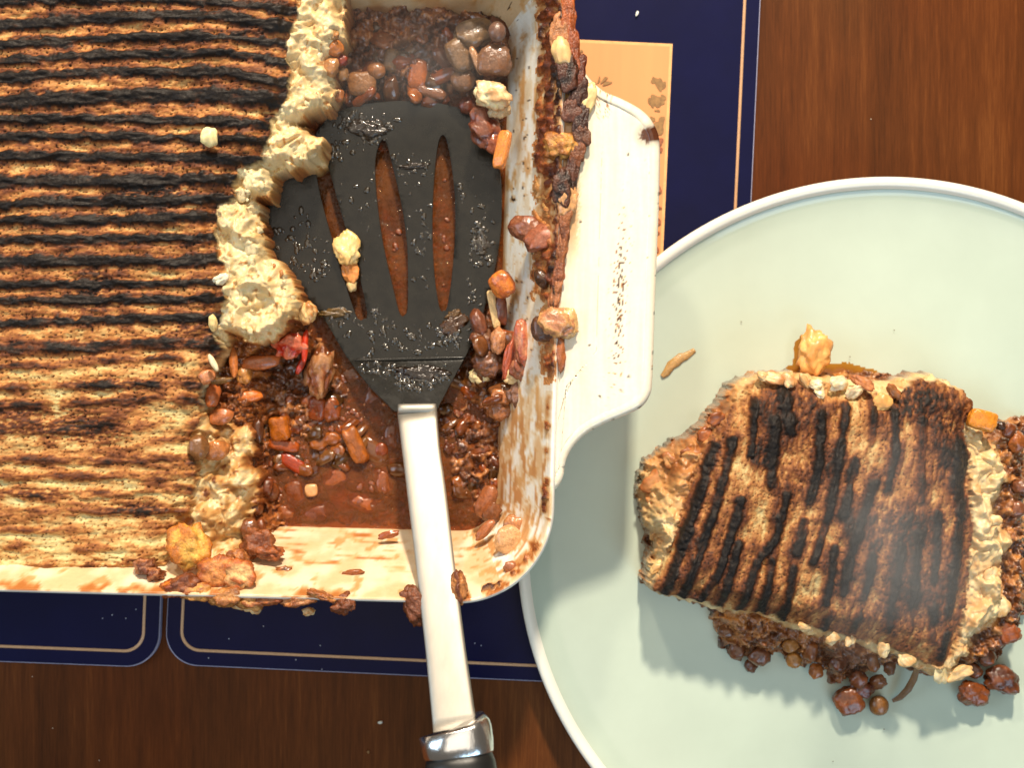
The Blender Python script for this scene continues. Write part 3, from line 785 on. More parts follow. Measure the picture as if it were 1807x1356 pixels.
MASH = lin(226, 206, 160); MASH2 = lin(208, 164, 108); BRN = lin(128, 68, 32); BRN2 = lin(170, 104, 54); CAR = lin(214, 124, 42); CAR2 = lin(180, 92, 30); LEN = lin(118, 76, 40); LEN2 = lin(150, 104, 60); TOM = lin(190, 44, 16); ON = lin(196, 132, 76)

# torn mash lumps along the broken edge (parts of the pie)
rnd = random.Random(3)
edge_pts = [(560, 20, 13), (590, 40, 11), (540, 60, 12), (595, 60, 9), (560, 100, 10), (540, 130, 10), (520, 165, 9), (545, 175, 8), (505, 190, 9), (530, 200, 7), (510, 235, 11), (540, 245, 10), (525, 270, 11), (495, 275, 10), (550, 270, 7), (470, 290, 10), (440, 310, 11),
            (460, 330, 10), (425, 345, 11), (440, 370, 12), (410, 380, 10), (450, 400, 10), (420, 415, 12), (405, 440, 10), (445, 440, 12), (430, 470, 11), (470, 475, 12), (500, 490, 11), (455, 505, 12), (485, 520, 13), (510, 530, 10), (430, 520, 10), (415, 550, 10), (450, 545, 12),
            (490, 555, 11), (470, 580, 9), (430, 580, 9), (415, 765, 8), (418, 795, 8), (405, 860, 12), (380, 845, 10), (425, 870, 9), (370, 875, 10), (400, 890, 9), (395, 930, 9), (410, 960, 9), (385, 975, 8)]
for (x, y, r_) in edge_pts[::2]:
    s_ = r_ * 1.12 * S / MM
    zt = 39.5 if y < 620 else 31.5
    piece('mash_lump', x + rnd.uniform(-3, 3), y + rnd.uniform(-3, 3), zt + rnd.uniform(-1, 2.5), (s_ * rnd.uniform(.9, 1.4), s_ * rnd.uniform(.8, 1.2), s_ * .8), rot=(rnd.uniform(-30, 30), rnd.uniform(-30, 30), rnd.uniform(0, 180)),
          parent=pie, mat=M_mash, n=2.2, rough=.24, spike=.08, lumpy=.1, col=MASH * rnd.uniform(.8, 1.05), col2=MASH * .9 if y < 600 else MASH2, sub_=4, wet=.45, freq=.9)
for i in range(36):
    j = rnd.randrange(0, 37); x, y, r_ = edge_pts[j]; s_ = rnd.uniform(.5, 1.5)
    x += rnd.uniform(-6, 16); y += rnd.uniform(-8, 10)
    if sdpoly(np.array([x]), np.array([y]), M_POLY)[0] < -4: continue
    piece('mash_crumb', x, y, 43 + rnd.uniform(-2.5, 2), (s_ * rnd.uniform(1, 1.6), s_, s_ * .7), rot=(0, 0, rnd.uniform(0, 180)), parent=pie, mat=M_mash, n=2.4, rough=.6, col=MASH * rnd.uniform(.75, 1.08) if rnd.random() < .8 else lin(180, 120, 66), sub_=2, wet=.5, freq=1.8)
# overflow at the near rim (parts of the pie)
over = [(335, 965, 30, 34, 52, lin(226, 168, 74), lin(190, 110, 40)), (385, 1010, 30, 24, 55, lin(206, 130, 66), lin(160, 80, 34)), (420, 1015, 26, 22, 56, lin(222, 170, 108), lin(176, 90, 38)), (325, 1035, 24, 17, 57, lin(150, 84, 46), lin(112, 58, 32)),
        (350, 1045, 26, 15, 57, lin(204, 140, 70), lin(150, 80, 34)), (300, 1040, 16, 13, 57, lin(190, 104, 34), lin(130, 56, 20)), (400, 1055, 26, 15, 58, lin(190, 128, 70), lin(150, 88, 40)), (440, 1062, 22, 13, 56, lin(210, 150, 84), lin(150, 84, 40)),
        (480, 1056, 26, 10, 56, lin(176, 104, 52), lin(140, 70, 32)), (530, 1058, 28, 10, 57, lin(200, 136, 84), lin(150, 84, 40)), (255, 1000, 18, 13, 52, lin(170, 108, 70), lin(110, 56, 30)), (275, 1015, 14, 10, 53, lin(110, 54, 30), lin(160, 100, 60)),
        (455, 960, 24, 22, 42, lin(116, 60, 30), lin(150, 84, 44)), (475, 975, 20, 12, 44, lin(120, 60, 28), lin(170, 94, 50)), (420, 985, 16, 14, 48, lin(196, 130, 76), lin(150, 84, 40)), (570, 1052, 24, 6, 59, lin(190, 130, 76), lin(150, 84, 40))]
for (x, y, rx, ry, z, c1, c2) in over:
    piece('overflow_lump', x, y, z, (rx * S / MM, ry * S / MM, 3.6), rot=(0, 0, rnd.uniform(-20, 20)), parent=pie, mat=M_gunk, n=2.6, rough=.35, spike=.25, lumpy=.3, col=c1, col2=c2, sub_=4, wet=.6)
for (x, y, rx, ry) in ((451, 1078, 9, 6), (440, 1072, 12, 7), (545, 1080, 10, 7), (425, 1068, 14, 8)):
    piece('overflow_lump', x, y, 55, (rx * S / MM, ry * S / MM, 2.2), parent=pie, mat=M_mash, rough=.3, spike=.5, col=lin(232, 200, 150), col2=lin(190, 130, 70), sub_=3, wet=.5)
piece('dark_currant', 450, 1066, 57, (2.7, 1.6, 1.6), parent=pie, mat=M_gunk, rough=.2, col=lin(40, 30, 24), wet=.6)
# brown lentils and onion in the side of the cut (parts)
side = [(350, 790, 17, 20, LEN, 46), (382, 795, 22, 16, BRN2, 42), (430, 660, 14, 17, lin(186, 124, 60), 30), (375, 700, 12, 20, lin(176, 92, 44), 40), (390, 735, 20, 14, lin(170, 96, 50), 38), (440, 700, 22, 9, lin(196, 104, 38), 30), (412, 640, 7, 26, lin(180, 104, 50), 36),
        (460, 640, 34, 12, lin(170, 92, 44), 30), (365, 665, 14, 12, lin(190, 120, 76), 46), (390, 672, 18, 5, lin(110, 74, 34), 46), (440, 820, 14, 16, lin(100, 56, 28), 26), (470, 860, 12, 15, lin(120, 64, 32), 22), (455, 760, 10, 22, lin(96, 56, 28), 26),
        (450, 900, 14, 10, lin(130, 74, 36), 26), (440, 935, 16, 18, lin(120, 70, 40), 32), (460, 930, 10, 14, lin(140, 80, 44), 28), (605, 130, 10, 12, LEN2, 36), (590, 85, 16, 14, lin(186, 110, 50), 40), (583, 60, 14, 10, lin(200, 150, 92), 42), (585, 118, 13, 16, lin(190, 130, 76), 40), (598, 168, 9, 11, lin(170, 100, 50), 34), (572, 170, 10, 12, lin(196, 140, 84), 38), (600, 105, 13, 10, lin(150, 54, 28), 38)]
for (x, y, rx, ry, c, z) in side:
    piece('filling_piece', x, y, z, (rx * S / MM, ry * S / MM, min(rx, ry) * S / MM * .8), rot=(rnd.uniform(-15, 15), rnd.uniform(-15, 15), rnd.uniform(-15, 15)), parent=pie, n=2.3, rough=.2, col=c, col2=c * 1.15, sub_=3, wet=.9)

for (x, y, rx, ry, c) in ((1004, 20, 10, 34, lin(150, 70, 30)), (990, 55, 14, 22, lin(170, 104, 62)), (1012, 90, 9, 30, lin(130, 58, 26)), (1020, 128, 11, 22, lin(92, 40, 22)), (1022, 160, 12, 20, lin(66, 34, 22)), (1010, 195, 14, 16, lin(96, 50, 32)), (1024, 212, 10, 18, lin(60, 32, 22)),
                          (1026, 238, 11, 16, lin(92, 50, 30)), (1018, 270, 10, 18, lin(110, 56, 28)), (1010, 300, 10, 18, lin(80, 40, 24)), (1006, 325, 9, 14, lin(60, 34, 24)), (1000, 375, 8, 18, lin(150, 84, 46)), (996, 405, 7, 20, lin(120, 62, 32)), (992, 440, 7, 20, lin(140, 76, 40)), (986, 480, 8, 20, lin(130, 66, 36)), (980, 520, 8, 22, lin(150, 84, 46))):
    o_ = piece('baked_on_lump', x, y, 61, (rx * 1.1 * S / MM, ry * 1.2 * S / MM, 1.0), rot=(0, 0, rnd.uniform(-12, 12)), parent=tray, mat=M_gunk, n=2.4, rough=.4, lumpy=.12, col=c * np.array((.9, 1, 1)), col2=c * np.array((1.3, 1.55, 1.7)), sub_=4, wet=.5, freq=1.6)
# named single pieces of food
def bit(*a, **k): return piece(*a, **k)
bit('mash_crumb', 369, 241, 54, (3.0, 3.4, 2.2), 'small pale crumb of mash sitting alone on the charred ridges', 'mash crumb', mat=M_mash, rough=.25, spike=.3, col=lin(244, 222, 160), sub_=3, wet=.4)
bit('mash_crumb', 390, 492, 54, (2.8, 1.6, 1.5), 'tiny white crumb of mash at the right end of a black ridge', 'mash crumb', rot=(0, 0, 25), mat=M_mash, rough=.5, spike=.6, col=lin(236, 224, 190), sub_=3, wet=.4)
bit('mash_spike', 376, 570, 53, (1.6, 3.0, 1.5), 'pointed pale peak of mash beside the torn edge', 'mash peak', rot=(20, 0, 0), mat=M_mash, rough=.2, col=lin(238, 206, 140), sub_=3, wet=.4)
bit('potato_sliver', 376, 640, 52, (1.1, 3.4, 1.0), 'thin white potato sliver on the toasted crust by the cut', 'potato sliver', rot=(0, 0, 28), mat=M_mash, rough=.12, col=lin(240, 218, 176), sub_=3, wet=.6)
bit('tomato_piece', 512, 610, 31, (5.4, 4.2, 2.0), 'wet red piece of tomato under the torn mash', 'tomato', rot=(12, -8, 10), n=2.6, rough=.4, spike=.3, lumpy=.3, col=TOM, col2=lin(214, 112, 76), sub_=4, wet=1)
bit('tomato_skin', 538, 612, 31, (1.3, 6.2, 1.5), 'curled strip of bright red tomato skin', 'tomato skin', rot=(0, 20, -4), rough=.15, col=lin(196, 52, 18), sub_=3, wet=1)
bit('tomato_skin', 531, 645, 27, (1.3, 3.9, 1.2), 'narrow pointed tip of red tomato skin hanging over the gravy', 'tomato skin', rot=(0, 0, -24), rough=.1, col=lin(200, 60, 22), sub_=3, wet=1)
bit('mushroom_piece', 565, 655, 24, (4.8, 9.5, 3.4), 'knobbly pale brown chunk beside the spatula edge', 'mushroom piece', rot=(0, 0, -8), n=2.4, rough=.35, lumpy=.4, col=lin(150, 88, 52), col2=lin(206, 158, 116), sub_=4, wet=.9)
bit('mash_lump', 542, 553, 34, (3.6, 4.2, 3), 'small round lump of mash between torn edge and spatula', 'mash lump', mat=M_mash, rough=.3, lumpy=.3, col=lin(226, 188, 128), col2=lin(176, 116, 62), sub_=4, wet=.7)
bit('carrot_cube', 627, 786, 18.5, (3.2, 7.2, 2.8), 'orange carrot stick lying in the open gravy left of the handle', 'carrot', rot=(5, 6, 24), n=4.5, rough=.12, col=lin(206, 124, 46), col2=lin(178, 108, 50), sub_=4, wet=.7)
bit('carrot_cube', 494, 756, 19.5, (3.6, 4.6, 3.0), 'squarish orange carrot cube at the edge of the filling pile', 'carrot', rot=(6, -8, 8), n=4.5, rough=.12, col=lin(208, 122, 36), sub_=4, wet=.9)
bit('carrot_cube', 501, 786, 17.5, (5.8, 2.3, 2.2), 'flat carrot slice just below the squarish carrot cube', 'carrot', rot=(0, 10, -10), n=4, rough=.08, col=lin(196, 100, 36), sub_=3, wet=.9)
bit('carrot_cube', 560, 665 + 55, 18, (3.2, 4.6, 3), 'brown orange carrot wedge below the knobbly chunk', 'carrot', rot=(12, 0, -6), n=5, rough=.08, col=lin(178, 88, 34), sub_=3, wet=1)
bit('onion_piece', 584, 722, 17.5, (3.6, 4.8, 2.4), 'glossy amber onion piece right of the carrot wedge', 'onion', rot=(8, 14, 10), n=3, rough=.2, col=lin(170, 92, 40), sub_=3, wet=1)
bit('onion_piece', 553, 702, 18, (5, 2.6, 2.4), 'pinkish onion piece left of the carrot wedge', 'onion', rot=(8, 4, 25), n=3, rough=.2, col=lin(184, 108, 62), sub_=3, wet=1)
bit('potato_crumb', 549, 866, 17.8, (2.3, 2.5, .9), 'small pale potato flake floating alone in the gravy', 'potato flake', mat=M_mash, n=3, rough=.15, col=lin(216, 158, 104), sub_=3, wet=.8)
bit('carrot_cube', 612, 862, 12.6, (8.0, 9.0, 2), 'large carrot slab sunk below the gravy surface', 'carrot', rot=(0, 0, 20), n=3, rough=.15, col=lin(196, 116, 60), sub_=3, wet=1)
bit('carrot_cube', 518, 818, 16.4, (6.2, 2.6, 2), 'red orange carrot strip half under the gravy', 'carrot', rot=(0, 0, -32), n=4, rough=.1, col=lin(190, 74, 26), sub_=3, wet=1)
bit('lentil', 478, 868, 19, (3.4, 3.8, 2.2), 'plump brown lentil with a highlight at the foot of the mash', 'lentil', rot=(10, 10, 20), rough=.1, col=lin(136, 78, 38), sub_=3, wet=1)
bit('lentil', 585, 775, 16.8, (3.6, 2.8, 1.9), 'amber lentil left of the carrot stick', 'lentil', rough=.1, col=lin(176, 104, 42), sub_=3, wet=1)
bit('lentil', 672, 795, 16.8, (2.9, 3.1, 1.8), 'round reddish lentil right of the carrot stick', 'lentil', rough=.1, col=lin(150, 74, 32), sub_=3, wet=1)
bit('lentil', 552, 770, 16.8, (3.9, 2.8, 1.8), 'olive brown lentil between carrot cube and carrot stick', 'lentil', rough=.1, col=lin(120, 80, 36), sub_=3, wet=1)
bit('carrot_cube', 738, 132, 23, (3.7, 6.0, 3.0), 'rounded orange carrot piece in the filling above the spatula', 'carrot', rot=(10, 0, -8), n=3, rough=.1, col=lin(206, 118, 44), sub_=3, wet=.5)
bit('potato_cube', 640, 148, 23, (5.2, 4.4, 3), 'pale potato cube at the top left of the spatula', 'potato', rot=(5, 0, 3), n=5, rough=.15, col=lin(170, 124, 76), sub_=3, wet=.5)
bit('lentil', 664, 124, 25, (3.6, 3.2, 2.4), 'tan round lentil resting on the pale potato cube', 'lentil', rough=.08, col=lin(176, 122, 72), sub_=3, wet=.6)
bit('potato_cube', 690, 106, 23, (2.8, 4.4, 2.6), 'dull olive potato cube right of the tan lentil', 'potato', rot=(5, 0, -12), n=4, rough=.1, col=lin(140, 104, 58), sub_=3, wet=.6)
bit('onion_piece', 762, 163, 23, (5.6, 2.2, 2), 'flat brownish onion piece at the top edge of the spatula', 'onion', rot=(0, 0, -14), n=3, rough=.15, col=lin(146, 96, 60), sub_=3, wet=.6)
bit('lentil', 817, 141, 30, (4.6, 4.6, 2.6), 'large round brown lentil left of the white mash curl', 'lentil', rough=.05, col=lin(128, 86, 54), sub_=3, wet=.7)
bit('potato_cube', 812, 98, 32, (4.4, 6.2, 3), 'grey brown wedge in the far right filling', 'potato', rot=(8, 8, 30), n=4, rough=.08, col=lin(136, 100, 66), sub_=3, wet=.7)
bit('mushroom_piece', 836, 58, 33, (6.6, 5.2, 3.6), 'big grey brown mushroom chunk in the far right corner of filling', 'mushroom piece', rot=(0, 8, 20), n=2.6, rough=.2, col=lin(122, 90, 60), col2=lin(150, 116, 82), sub_=4, wet=.7)
bit('lentil', 877, 56, 40, (3.2, 3.8, 2.6), 'purplish brown bean against the white wall in the far corner', 'lentil', rough=.05, col=lin(128, 92, 74), sub_=3, wet=.7)
bit('onion_piece', 840, 106, 36, (1.4, 5.4, 1.6), 'thin pinkish onion sliver standing in the far right filling', 'onion', rot=(0, 0, 22), n=3, rough=.1, col=lin(190, 136, 92), sub_=3, wet=.9)
bit('mushroom_piece', 872, 108, 36, (6.2, 5.6, 3.4), 'reddish brown mushroom chunk beside the far right wall', 'mushroom piece', n=3, rough=.15, col=lin(138, 92, 60), sub_=4, wet=.7)
bit('mash_lump', 868, 168, 41, (6.4, 4.6, 3.0), 'frilly white curl of mash against the right wall', 'mash lump', rot=(0, 0, -22), mat=M_mash, rough=.4, spike=.6, lumpy=.4, col=lin(236, 214, 164), col2=lin(206, 160, 110), sub_=4, wet=.7)
bit('mash_lump', 880, 190, 38, (3.8, 4.2, 2.6), 'grey white smear of mash under the frilly curl', 'mash lump', rot=(0, 0, -22), mat=M_mash, rough=.4, lumpy=.3, col=lin(200, 172, 130), sub_=4, wet=.7)
bit('tomato_piece', 855, 225, 36, (5.2, 7.6, 2.6), 'dark red wet skin hanging below the frilly mash curl', 'tomato', rot=(0, 0, 28), n=2.2, rough=.35, lumpy=.2, col=lin(106, 44, 24), col2=lin(150, 88, 62), sub_=4, wet=1)
bit('onion_piece', 868, 252, 36, (3, 4.4, 2.2), 'pink brown lump at the tip of the dark red skin', 'onion', rot=(0, 0, 12), rough=.3, lumpy=.3, col=lin(150, 80, 50), sub_=3, wet=1)
bit('carrot_cube', 886, 264, 38, (2.5, 6.9, 1.5), 'orange carrot batten leaning on the right wall by the spatula', 'carrot', rot=(0, -28, -12), n=4.5, rough=.1, col=lin(218, 132, 60), sub_=4, wet=.4)
bit('lentil', 824, 186, 26, (3.2, 3.4, 2.2), 'dark reddish lentil at the upper right of the spatula', 'lentil', rough=.1, col=lin(112, 52, 24), sub_=3, wet=1)
bit('mushroom_piece', 926, 401, 50, (5.6, 4.3, 2.8), 'plump brown mushroom stuck on the white wall near the rim', 'mushroom piece', rot=(0, -20, -14), n=2.2, rough=.2, col=lin(140, 84, 56), col2=lin(116, 60, 38), sub_=4, wet=1)
bit('onion_piece', 952, 420, 54, (4.2, 6.0, 2.0), 'stringy brown scrap trailing from the mushroom on the wall', 'onion', rot=(0, -20, -48), rough=.4, lumpy=.3, col=lin(150, 86, 60), sub_=3, wet=1)
bit('carrot_cube', 886, 502, 36, (4.4, 5.0, 3.0), 'rounded orange carrot chunk on the wall right of the spatula', 'carrot', rot=(0, -20, 30), n=2.6, rough=.1, col=lin(214, 122, 50), col2=lin(180, 92, 40), sub_=4, wet=.7)
bit('potato_sliver', 871, 546, 30, (1.5, 7.0, 1.2), 'straight yellowish potato stick below the rounded carrot', 'potato sliver', rot=(0, 0, 11), n=6, rough=.06, col=lin(206, 168, 112), sub_=4, wet=.4)
bit('tomato_skin', 885, 545, 30, (2.2, 6.5, 2), 'dark brown strip beside the yellowish potato stick', 'tomato skin', rot=(0, 0, 5), rough=.2, lumpy=.2, col=lin(120, 58, 30), sub_=3, wet=1)
bit('mushroom_piece', 845, 572, 29, (3.0, 6.0, 3.0), 'smooth pointed purplish shell overlapping the spatula edge', 'mushroom piece', rot=(0, 0, 16), n=2, rough=.1, col=lin(136, 84, 62), sub_=4, wet=.9)
bit('mushroom_piece', 851, 600, 29, (4.4, 4.8, 2.6), 'lilac grey wet lump below the pointed shell', 'mushroom piece', rot=(0, 0, 10), rough=.35, lumpy=.3, col=lin(150, 112, 92), col2=lin(128, 78, 58), sub_=4, wet=1)
bit('onion_piece', 879, 602, 32, (2.8, 5.0, 2.4), 'light brown onion piece right of the lilac lump', 'onion', rot=(0, 0, -4), rough=.25, lumpy=.2, col=lin(180, 120, 78), sub_=4, wet=1)
bit('tomato_skin', 899, 628, 33, (2.0, 8.6, 1.8), 'long reddish strip in the pile on the right wall', 'tomato skin', rot=(0, 0, -14), rough=.25, lumpy=.2, col=lin(170, 82, 54), sub_=4, wet=1)
bit('onion_piece', 922, 605, 40, (3.0, 8.4, 2), 'curved pinkish onion strip on the wall pile', 'onion', rot=(0, -10, 6), rough=.25, lumpy=.2, col=lin(186, 118, 80), col2=lin(168, 84, 58), sub_=4, wet=1)
bit('mushroom_piece', 862, 640, 28, (5.6, 5.8, 3), 'rough pinkish grey lump in the middle of the wall pile', 'mushroom piece', rough=.4, lumpy=.5, col=lin(160, 112, 84), col2=lin(130, 84, 60), sub_=4, wet=1)
bit('mushroom_piece', 922, 645, 37, (4.2, 5.6, 2.6), 'ribbed brown lump at the right of the wall pile', 'mushroom piece', rough=.4, lumpy=.4, col=lin(164, 104, 74), col2=lin(140, 76, 52), sub_=4, wet=1)
bit('mash_lump', 846, 664, 26, (4.0, 3.2, 2.6), 'glossy cream lump at the lower left of the wall pile', 'mash lump', mat=M_mash, rough=.25, lumpy=.2, col=lin(222, 194, 142), sub_=4, wet=.9)
bit('mash_lump', 908, 664, 33, (3.8, 2.8, 2.2), 'cream lump in the middle of the wall pile', 'mash lump', rot=(0, 0, 20), mat=M_mash, rough=.35, lumpy=.2, col=lin(218, 184, 132), sub_=4, wet=.9)
bit('mushroom_piece', 915, 697, 33, (4.2, 4.6, 2.4), 'grey brown wrinkled piece at the bottom of the wall pile', 'mushroom piece', rough=.3, lumpy=.4, col=lin(128, 88, 66), sub_=4, wet=1)
bit('carrot_cube', 884, 700, 29, (3.6, 2.6, 1.8), 'light orange carrot corner at the bottom of the wall pile', 'carrot', rot=(0, 0, -10), n=5, rough=.1, col=lin(216, 146, 92), sub_=3, wet=.6)
bit('onion_piece', 883, 722, 27, (4.2, 4.2, 2.2), 'translucent tan onion under the light orange carrot corner', 'onion', rough=.3, lumpy=.2, col=lin(190, 128, 82), sub_=4, wet=1)
bit('mushroom_piece', 965, 580, 56, (5.4, 4.4, 3.8), 'dark brown cube like lump perched on the rim', 'mushroom piece', rot=(0, 0, 5), n=3.5, rough=.15, col=lin(92, 58, 40), sub_=4, wet=1)
bit('onion_piece', 984, 570, 61, (6.6, 5.4, 3.2), 'curled tan ring of onion on top of the rim lump', 'onion', rot=(0, 0, -15), rough=.3, lumpy=.35, col=lin(186, 122, 86), col2=lin(206, 152, 92), sub_=4, wet=.9)
bit('onion_piece', 1003, 570, 60, (3.2, 5.0, 2.6), 'pale yellow end of onion resting against the tray handle', 'onion', rough=.2, n=3, col=lin(214, 166, 106), sub_=4, wet=.6)
bit('tomato_skin', 990, 625, 60, (1.6, 6.4, 1.2), 'brown drip running down from the onion on the rim', 'tomato skin', rough=.3, col=lin(160, 92, 50), sub_=3, wet=1)
bit('lentil', 957, 492, 55, (2.6, 3.6, 2.2), 'dark wet lentil stuck to the wall below the rim', 'lentil', rot=(0, 0, 30), rough=.2, col=lin(74, 46, 28), sub_=3, wet=1)
bit('onion_piece', 997, 348, 61, (4.4, 6.0, 1.8), 'pale tan scrap on the charred rim beside the handle', 'onion', rough=.35, lumpy=.2, col=lin(206, 150, 98), sub_=4, wet=.6)
bit('mash_lump', 990, 258, 61, (5.8, 4.6, 2.4), 'golden crust flake on the dark residue of the rim', 'crust flake', rough=.45, lumpy=.4, spike=.3, mat=M_gunk, col=lin(206, 146, 72), col2=lin(150, 88, 36), sub_=4, wet=.5)
bit('mash_lump', 992, 92, 62, (3.4, 5.0, 2.2), 'pointed cream scrap on the brown rim beside the picture', 'mash lump', rot=(0, 0, 8), rough=.3, mat=M_mash, col=lin(226, 184, 124), sub_=3, wet=.4)
bit('mash_lump', 1032, 180, 60, (3.2, 7.0, 1.6), 'long cream scrap where the handle meets the rim', 'mash lump', rot=(0, 0, -22), rough=.25, mat=M_mash, col=lin(228, 196, 136), sub_=4, wet=.5)
bit('onion_piece', 1000, 130, 62, (4.2, 6.6, 1.4), 'blackened lump on the charred rim above the handle', 'burnt lump', rough=.35, lumpy=.1, mat=M_gunk, col=lin(44, 28, 20), col2=lin(84, 44, 26), sub_=4, wet=.6)
bit('onion_piece', 993, 330, 62, (3.6, 6.2, 1.2), 'black burnt lump just above the pale tan scrap', 'burnt lump', rough=.35, lumpy=.1, mat=M_gunk, col=lin(44, 28, 20), col2=lin(90, 50, 30), sub_=4, wet=.6)
bit('mushroom_piece', 858, 885, 26, (3.4, 6.4, 2.0), 'leaf shaped tan skin at the lower right of the gravy', 'mushroom piece', rot=(0, 0, -28), rough=.15, col=lin(184, 118, 78), sub_=4, wet=.8)
bit('mushroom_piece', 866, 905, 26, (3.8, 4.4, 2.0), 'ragged brown scrap under the leaf shaped skin', 'mushroom piece', rough=.4, lumpy=.3, col=lin(150, 98, 64), sub_=3, wet=1)
bit('onion_piece', 856, 936, 34, (2.0, 5.0, 1.4), 'narrow brown scrap on the wall at the corner', 'onion', rot=(0, 0, -42), rough=.2, col=lin(170, 104, 66), sub_=3, wet=1)
bit('onion_piece', 897, 955, 45, (5.0, 5.4, 1.8), 'pale beige flat onion slice in the lower corner of the tray', 'onion', rot=(0, 0, -25), rough=.15, col=lin(206, 154, 104), sub_=4, wet=.7)
bit('onion_piece', 906, 930, 42, (3.8, 4.4, 1.6), 'darker onion slice above the pale beige slice', 'onion', rot=(0, 0, -25), rough=.25, col=lin(176, 116, 70), sub_=4, wet=.7)
bit('onion_piece', 902, 1003, 54, (2.6, 2.4, 1.4), 'small brown scrap on the corner wall near the rim', 'onion', rough=.3, col=lin(160, 96, 58), sub_=3, wet=.8)
bit('onion_piece', 495, 1011, 46, (4.2, 1.8, 1.4), 'dark ragged scrap on the near wall of the tray', 'herb scrap', rot=(0, 0, 14), rough=.5, spike=.4, col=lin(96, 64, 34), col2=lin(160, 92, 44), sub_=3, wet=.6)
bit('onion_piece', 623, 1011, 48, (4.0, 1.1, 1.0), 'reddish thin scrap on the near wall left of the spatula handle', 'herb scrap', rot=(0, 0, 5), rough=.4, col=lin(150, 82, 40), sub_=3, wet=.6)
bit('onion_piece', 686, 944, 30, (4.0, 1.4, 1.0), 'red brown gravy scrap just below the gravy edge', 'gravy scrap', rot=(0, 0, 14), rough=.3, col=lin(150, 76, 34), sub_=3, wet=.9)
bit('overflow_crumb', 604, 1066, 59, (4.0, 3.4, 2.8), 'dark brown crumbly lump on the near rim right of the overflow', 'burnt crumb', mat=M_gunk, rough=.5, spike=.5, lumpy=.4, col=lin(120, 64, 34), sub_=4, wet=.5)
bit('overflow_crumb', 732, 1068, 59, (4.0, 7.0, 2.8), 'dark crusty drip on the near rim behind the spatula handle', 'burnt crumb', rot=(0, 0, 20), mat=M_gunk, rough=.4, lumpy=.4, col=lin(118, 66, 40), sub_=4, wet=.7)
bit('overflow_crumb', 810, 1040, 60, (3.0, 6.0, 2.4), 'tan baked drip on the near rim right of the spatula handle', 'baked drip', rot=(0, 0, 5), mat=M_gunk, rough=.3, lumpy=.2, col=lin(186, 120, 66), col2=lin(110, 56, 28), sub_=4, wet=.7)

# lentils scattered in the filling, each its own object, sharing a few meshes
lent = []
for i in range(8):
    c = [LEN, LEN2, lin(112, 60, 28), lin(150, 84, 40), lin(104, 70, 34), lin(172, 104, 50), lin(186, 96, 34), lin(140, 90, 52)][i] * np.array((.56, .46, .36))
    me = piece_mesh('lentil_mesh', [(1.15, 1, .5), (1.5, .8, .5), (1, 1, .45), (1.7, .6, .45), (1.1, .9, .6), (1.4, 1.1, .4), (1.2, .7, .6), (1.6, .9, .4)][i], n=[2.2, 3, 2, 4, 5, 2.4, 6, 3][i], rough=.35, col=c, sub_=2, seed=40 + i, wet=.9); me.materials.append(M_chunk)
    me.polygons.foreach_set('use_smooth', [True] * len(me.polygons)); lent.append(me)
def scatter(poly, n, zr, size, label, group, seed, zf=None, name='lentil', cat='lentil'):
    rg = random.Random(seed); xs = [p[0] for p in poly]; ys = [p[1] for p in poly]; k = 0; tries = 0
    while k < n and tries < n * 30:
        tries += 1
        x = rg.uniform(min(xs), max(xs)); y = rg.uniform(min(ys), max(ys))
        if sdpoly(np.array([x]), np.array([y]), poly)[0] < 0: continue
        k += 1
        o = bpy.data.objects.new(name, rg.choice(lent)); COL.objects.link(o)
        o.location = P(x, y, rg.uniform(*zr)); s = rg.uniform(*size)
        o.scale = (s * rg.uniform(.8, 1.25), s * rg.uniform(.8, 1.25), s)
        o.rotation_euler = (rg.uniform(-.6, .6), rg.uniform(-.6, .6), rg.uniform(0, 6.28))
        tag(o, label, cat, group)
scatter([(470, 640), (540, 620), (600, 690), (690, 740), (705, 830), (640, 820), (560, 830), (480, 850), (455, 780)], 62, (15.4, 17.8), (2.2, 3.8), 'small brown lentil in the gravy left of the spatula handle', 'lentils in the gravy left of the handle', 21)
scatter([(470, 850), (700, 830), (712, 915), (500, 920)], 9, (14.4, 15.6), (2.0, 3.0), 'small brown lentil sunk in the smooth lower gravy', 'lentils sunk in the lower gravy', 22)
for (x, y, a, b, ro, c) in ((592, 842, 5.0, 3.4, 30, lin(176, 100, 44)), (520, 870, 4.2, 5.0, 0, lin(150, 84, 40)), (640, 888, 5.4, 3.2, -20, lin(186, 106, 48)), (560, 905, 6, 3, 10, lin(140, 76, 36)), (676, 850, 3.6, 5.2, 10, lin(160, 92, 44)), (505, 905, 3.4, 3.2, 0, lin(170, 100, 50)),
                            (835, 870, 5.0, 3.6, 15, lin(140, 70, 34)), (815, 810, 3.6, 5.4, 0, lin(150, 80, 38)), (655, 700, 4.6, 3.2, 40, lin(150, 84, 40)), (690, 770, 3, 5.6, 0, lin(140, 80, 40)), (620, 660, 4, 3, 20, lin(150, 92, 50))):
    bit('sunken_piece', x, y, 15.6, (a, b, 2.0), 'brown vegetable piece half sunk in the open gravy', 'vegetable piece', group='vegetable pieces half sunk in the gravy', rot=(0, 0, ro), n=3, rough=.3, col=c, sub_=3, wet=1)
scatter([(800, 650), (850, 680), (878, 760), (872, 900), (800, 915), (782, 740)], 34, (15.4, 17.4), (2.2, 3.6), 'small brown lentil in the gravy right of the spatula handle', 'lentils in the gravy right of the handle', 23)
scatter([(615, 45), (880, 40), (880, 130), (790, 175), (625, 175)], 44, (17, 24), (2.6, 4.4), 'brown lentil in the filling heaped beyond the spatula', 'lentils beyond the spatula', 24)
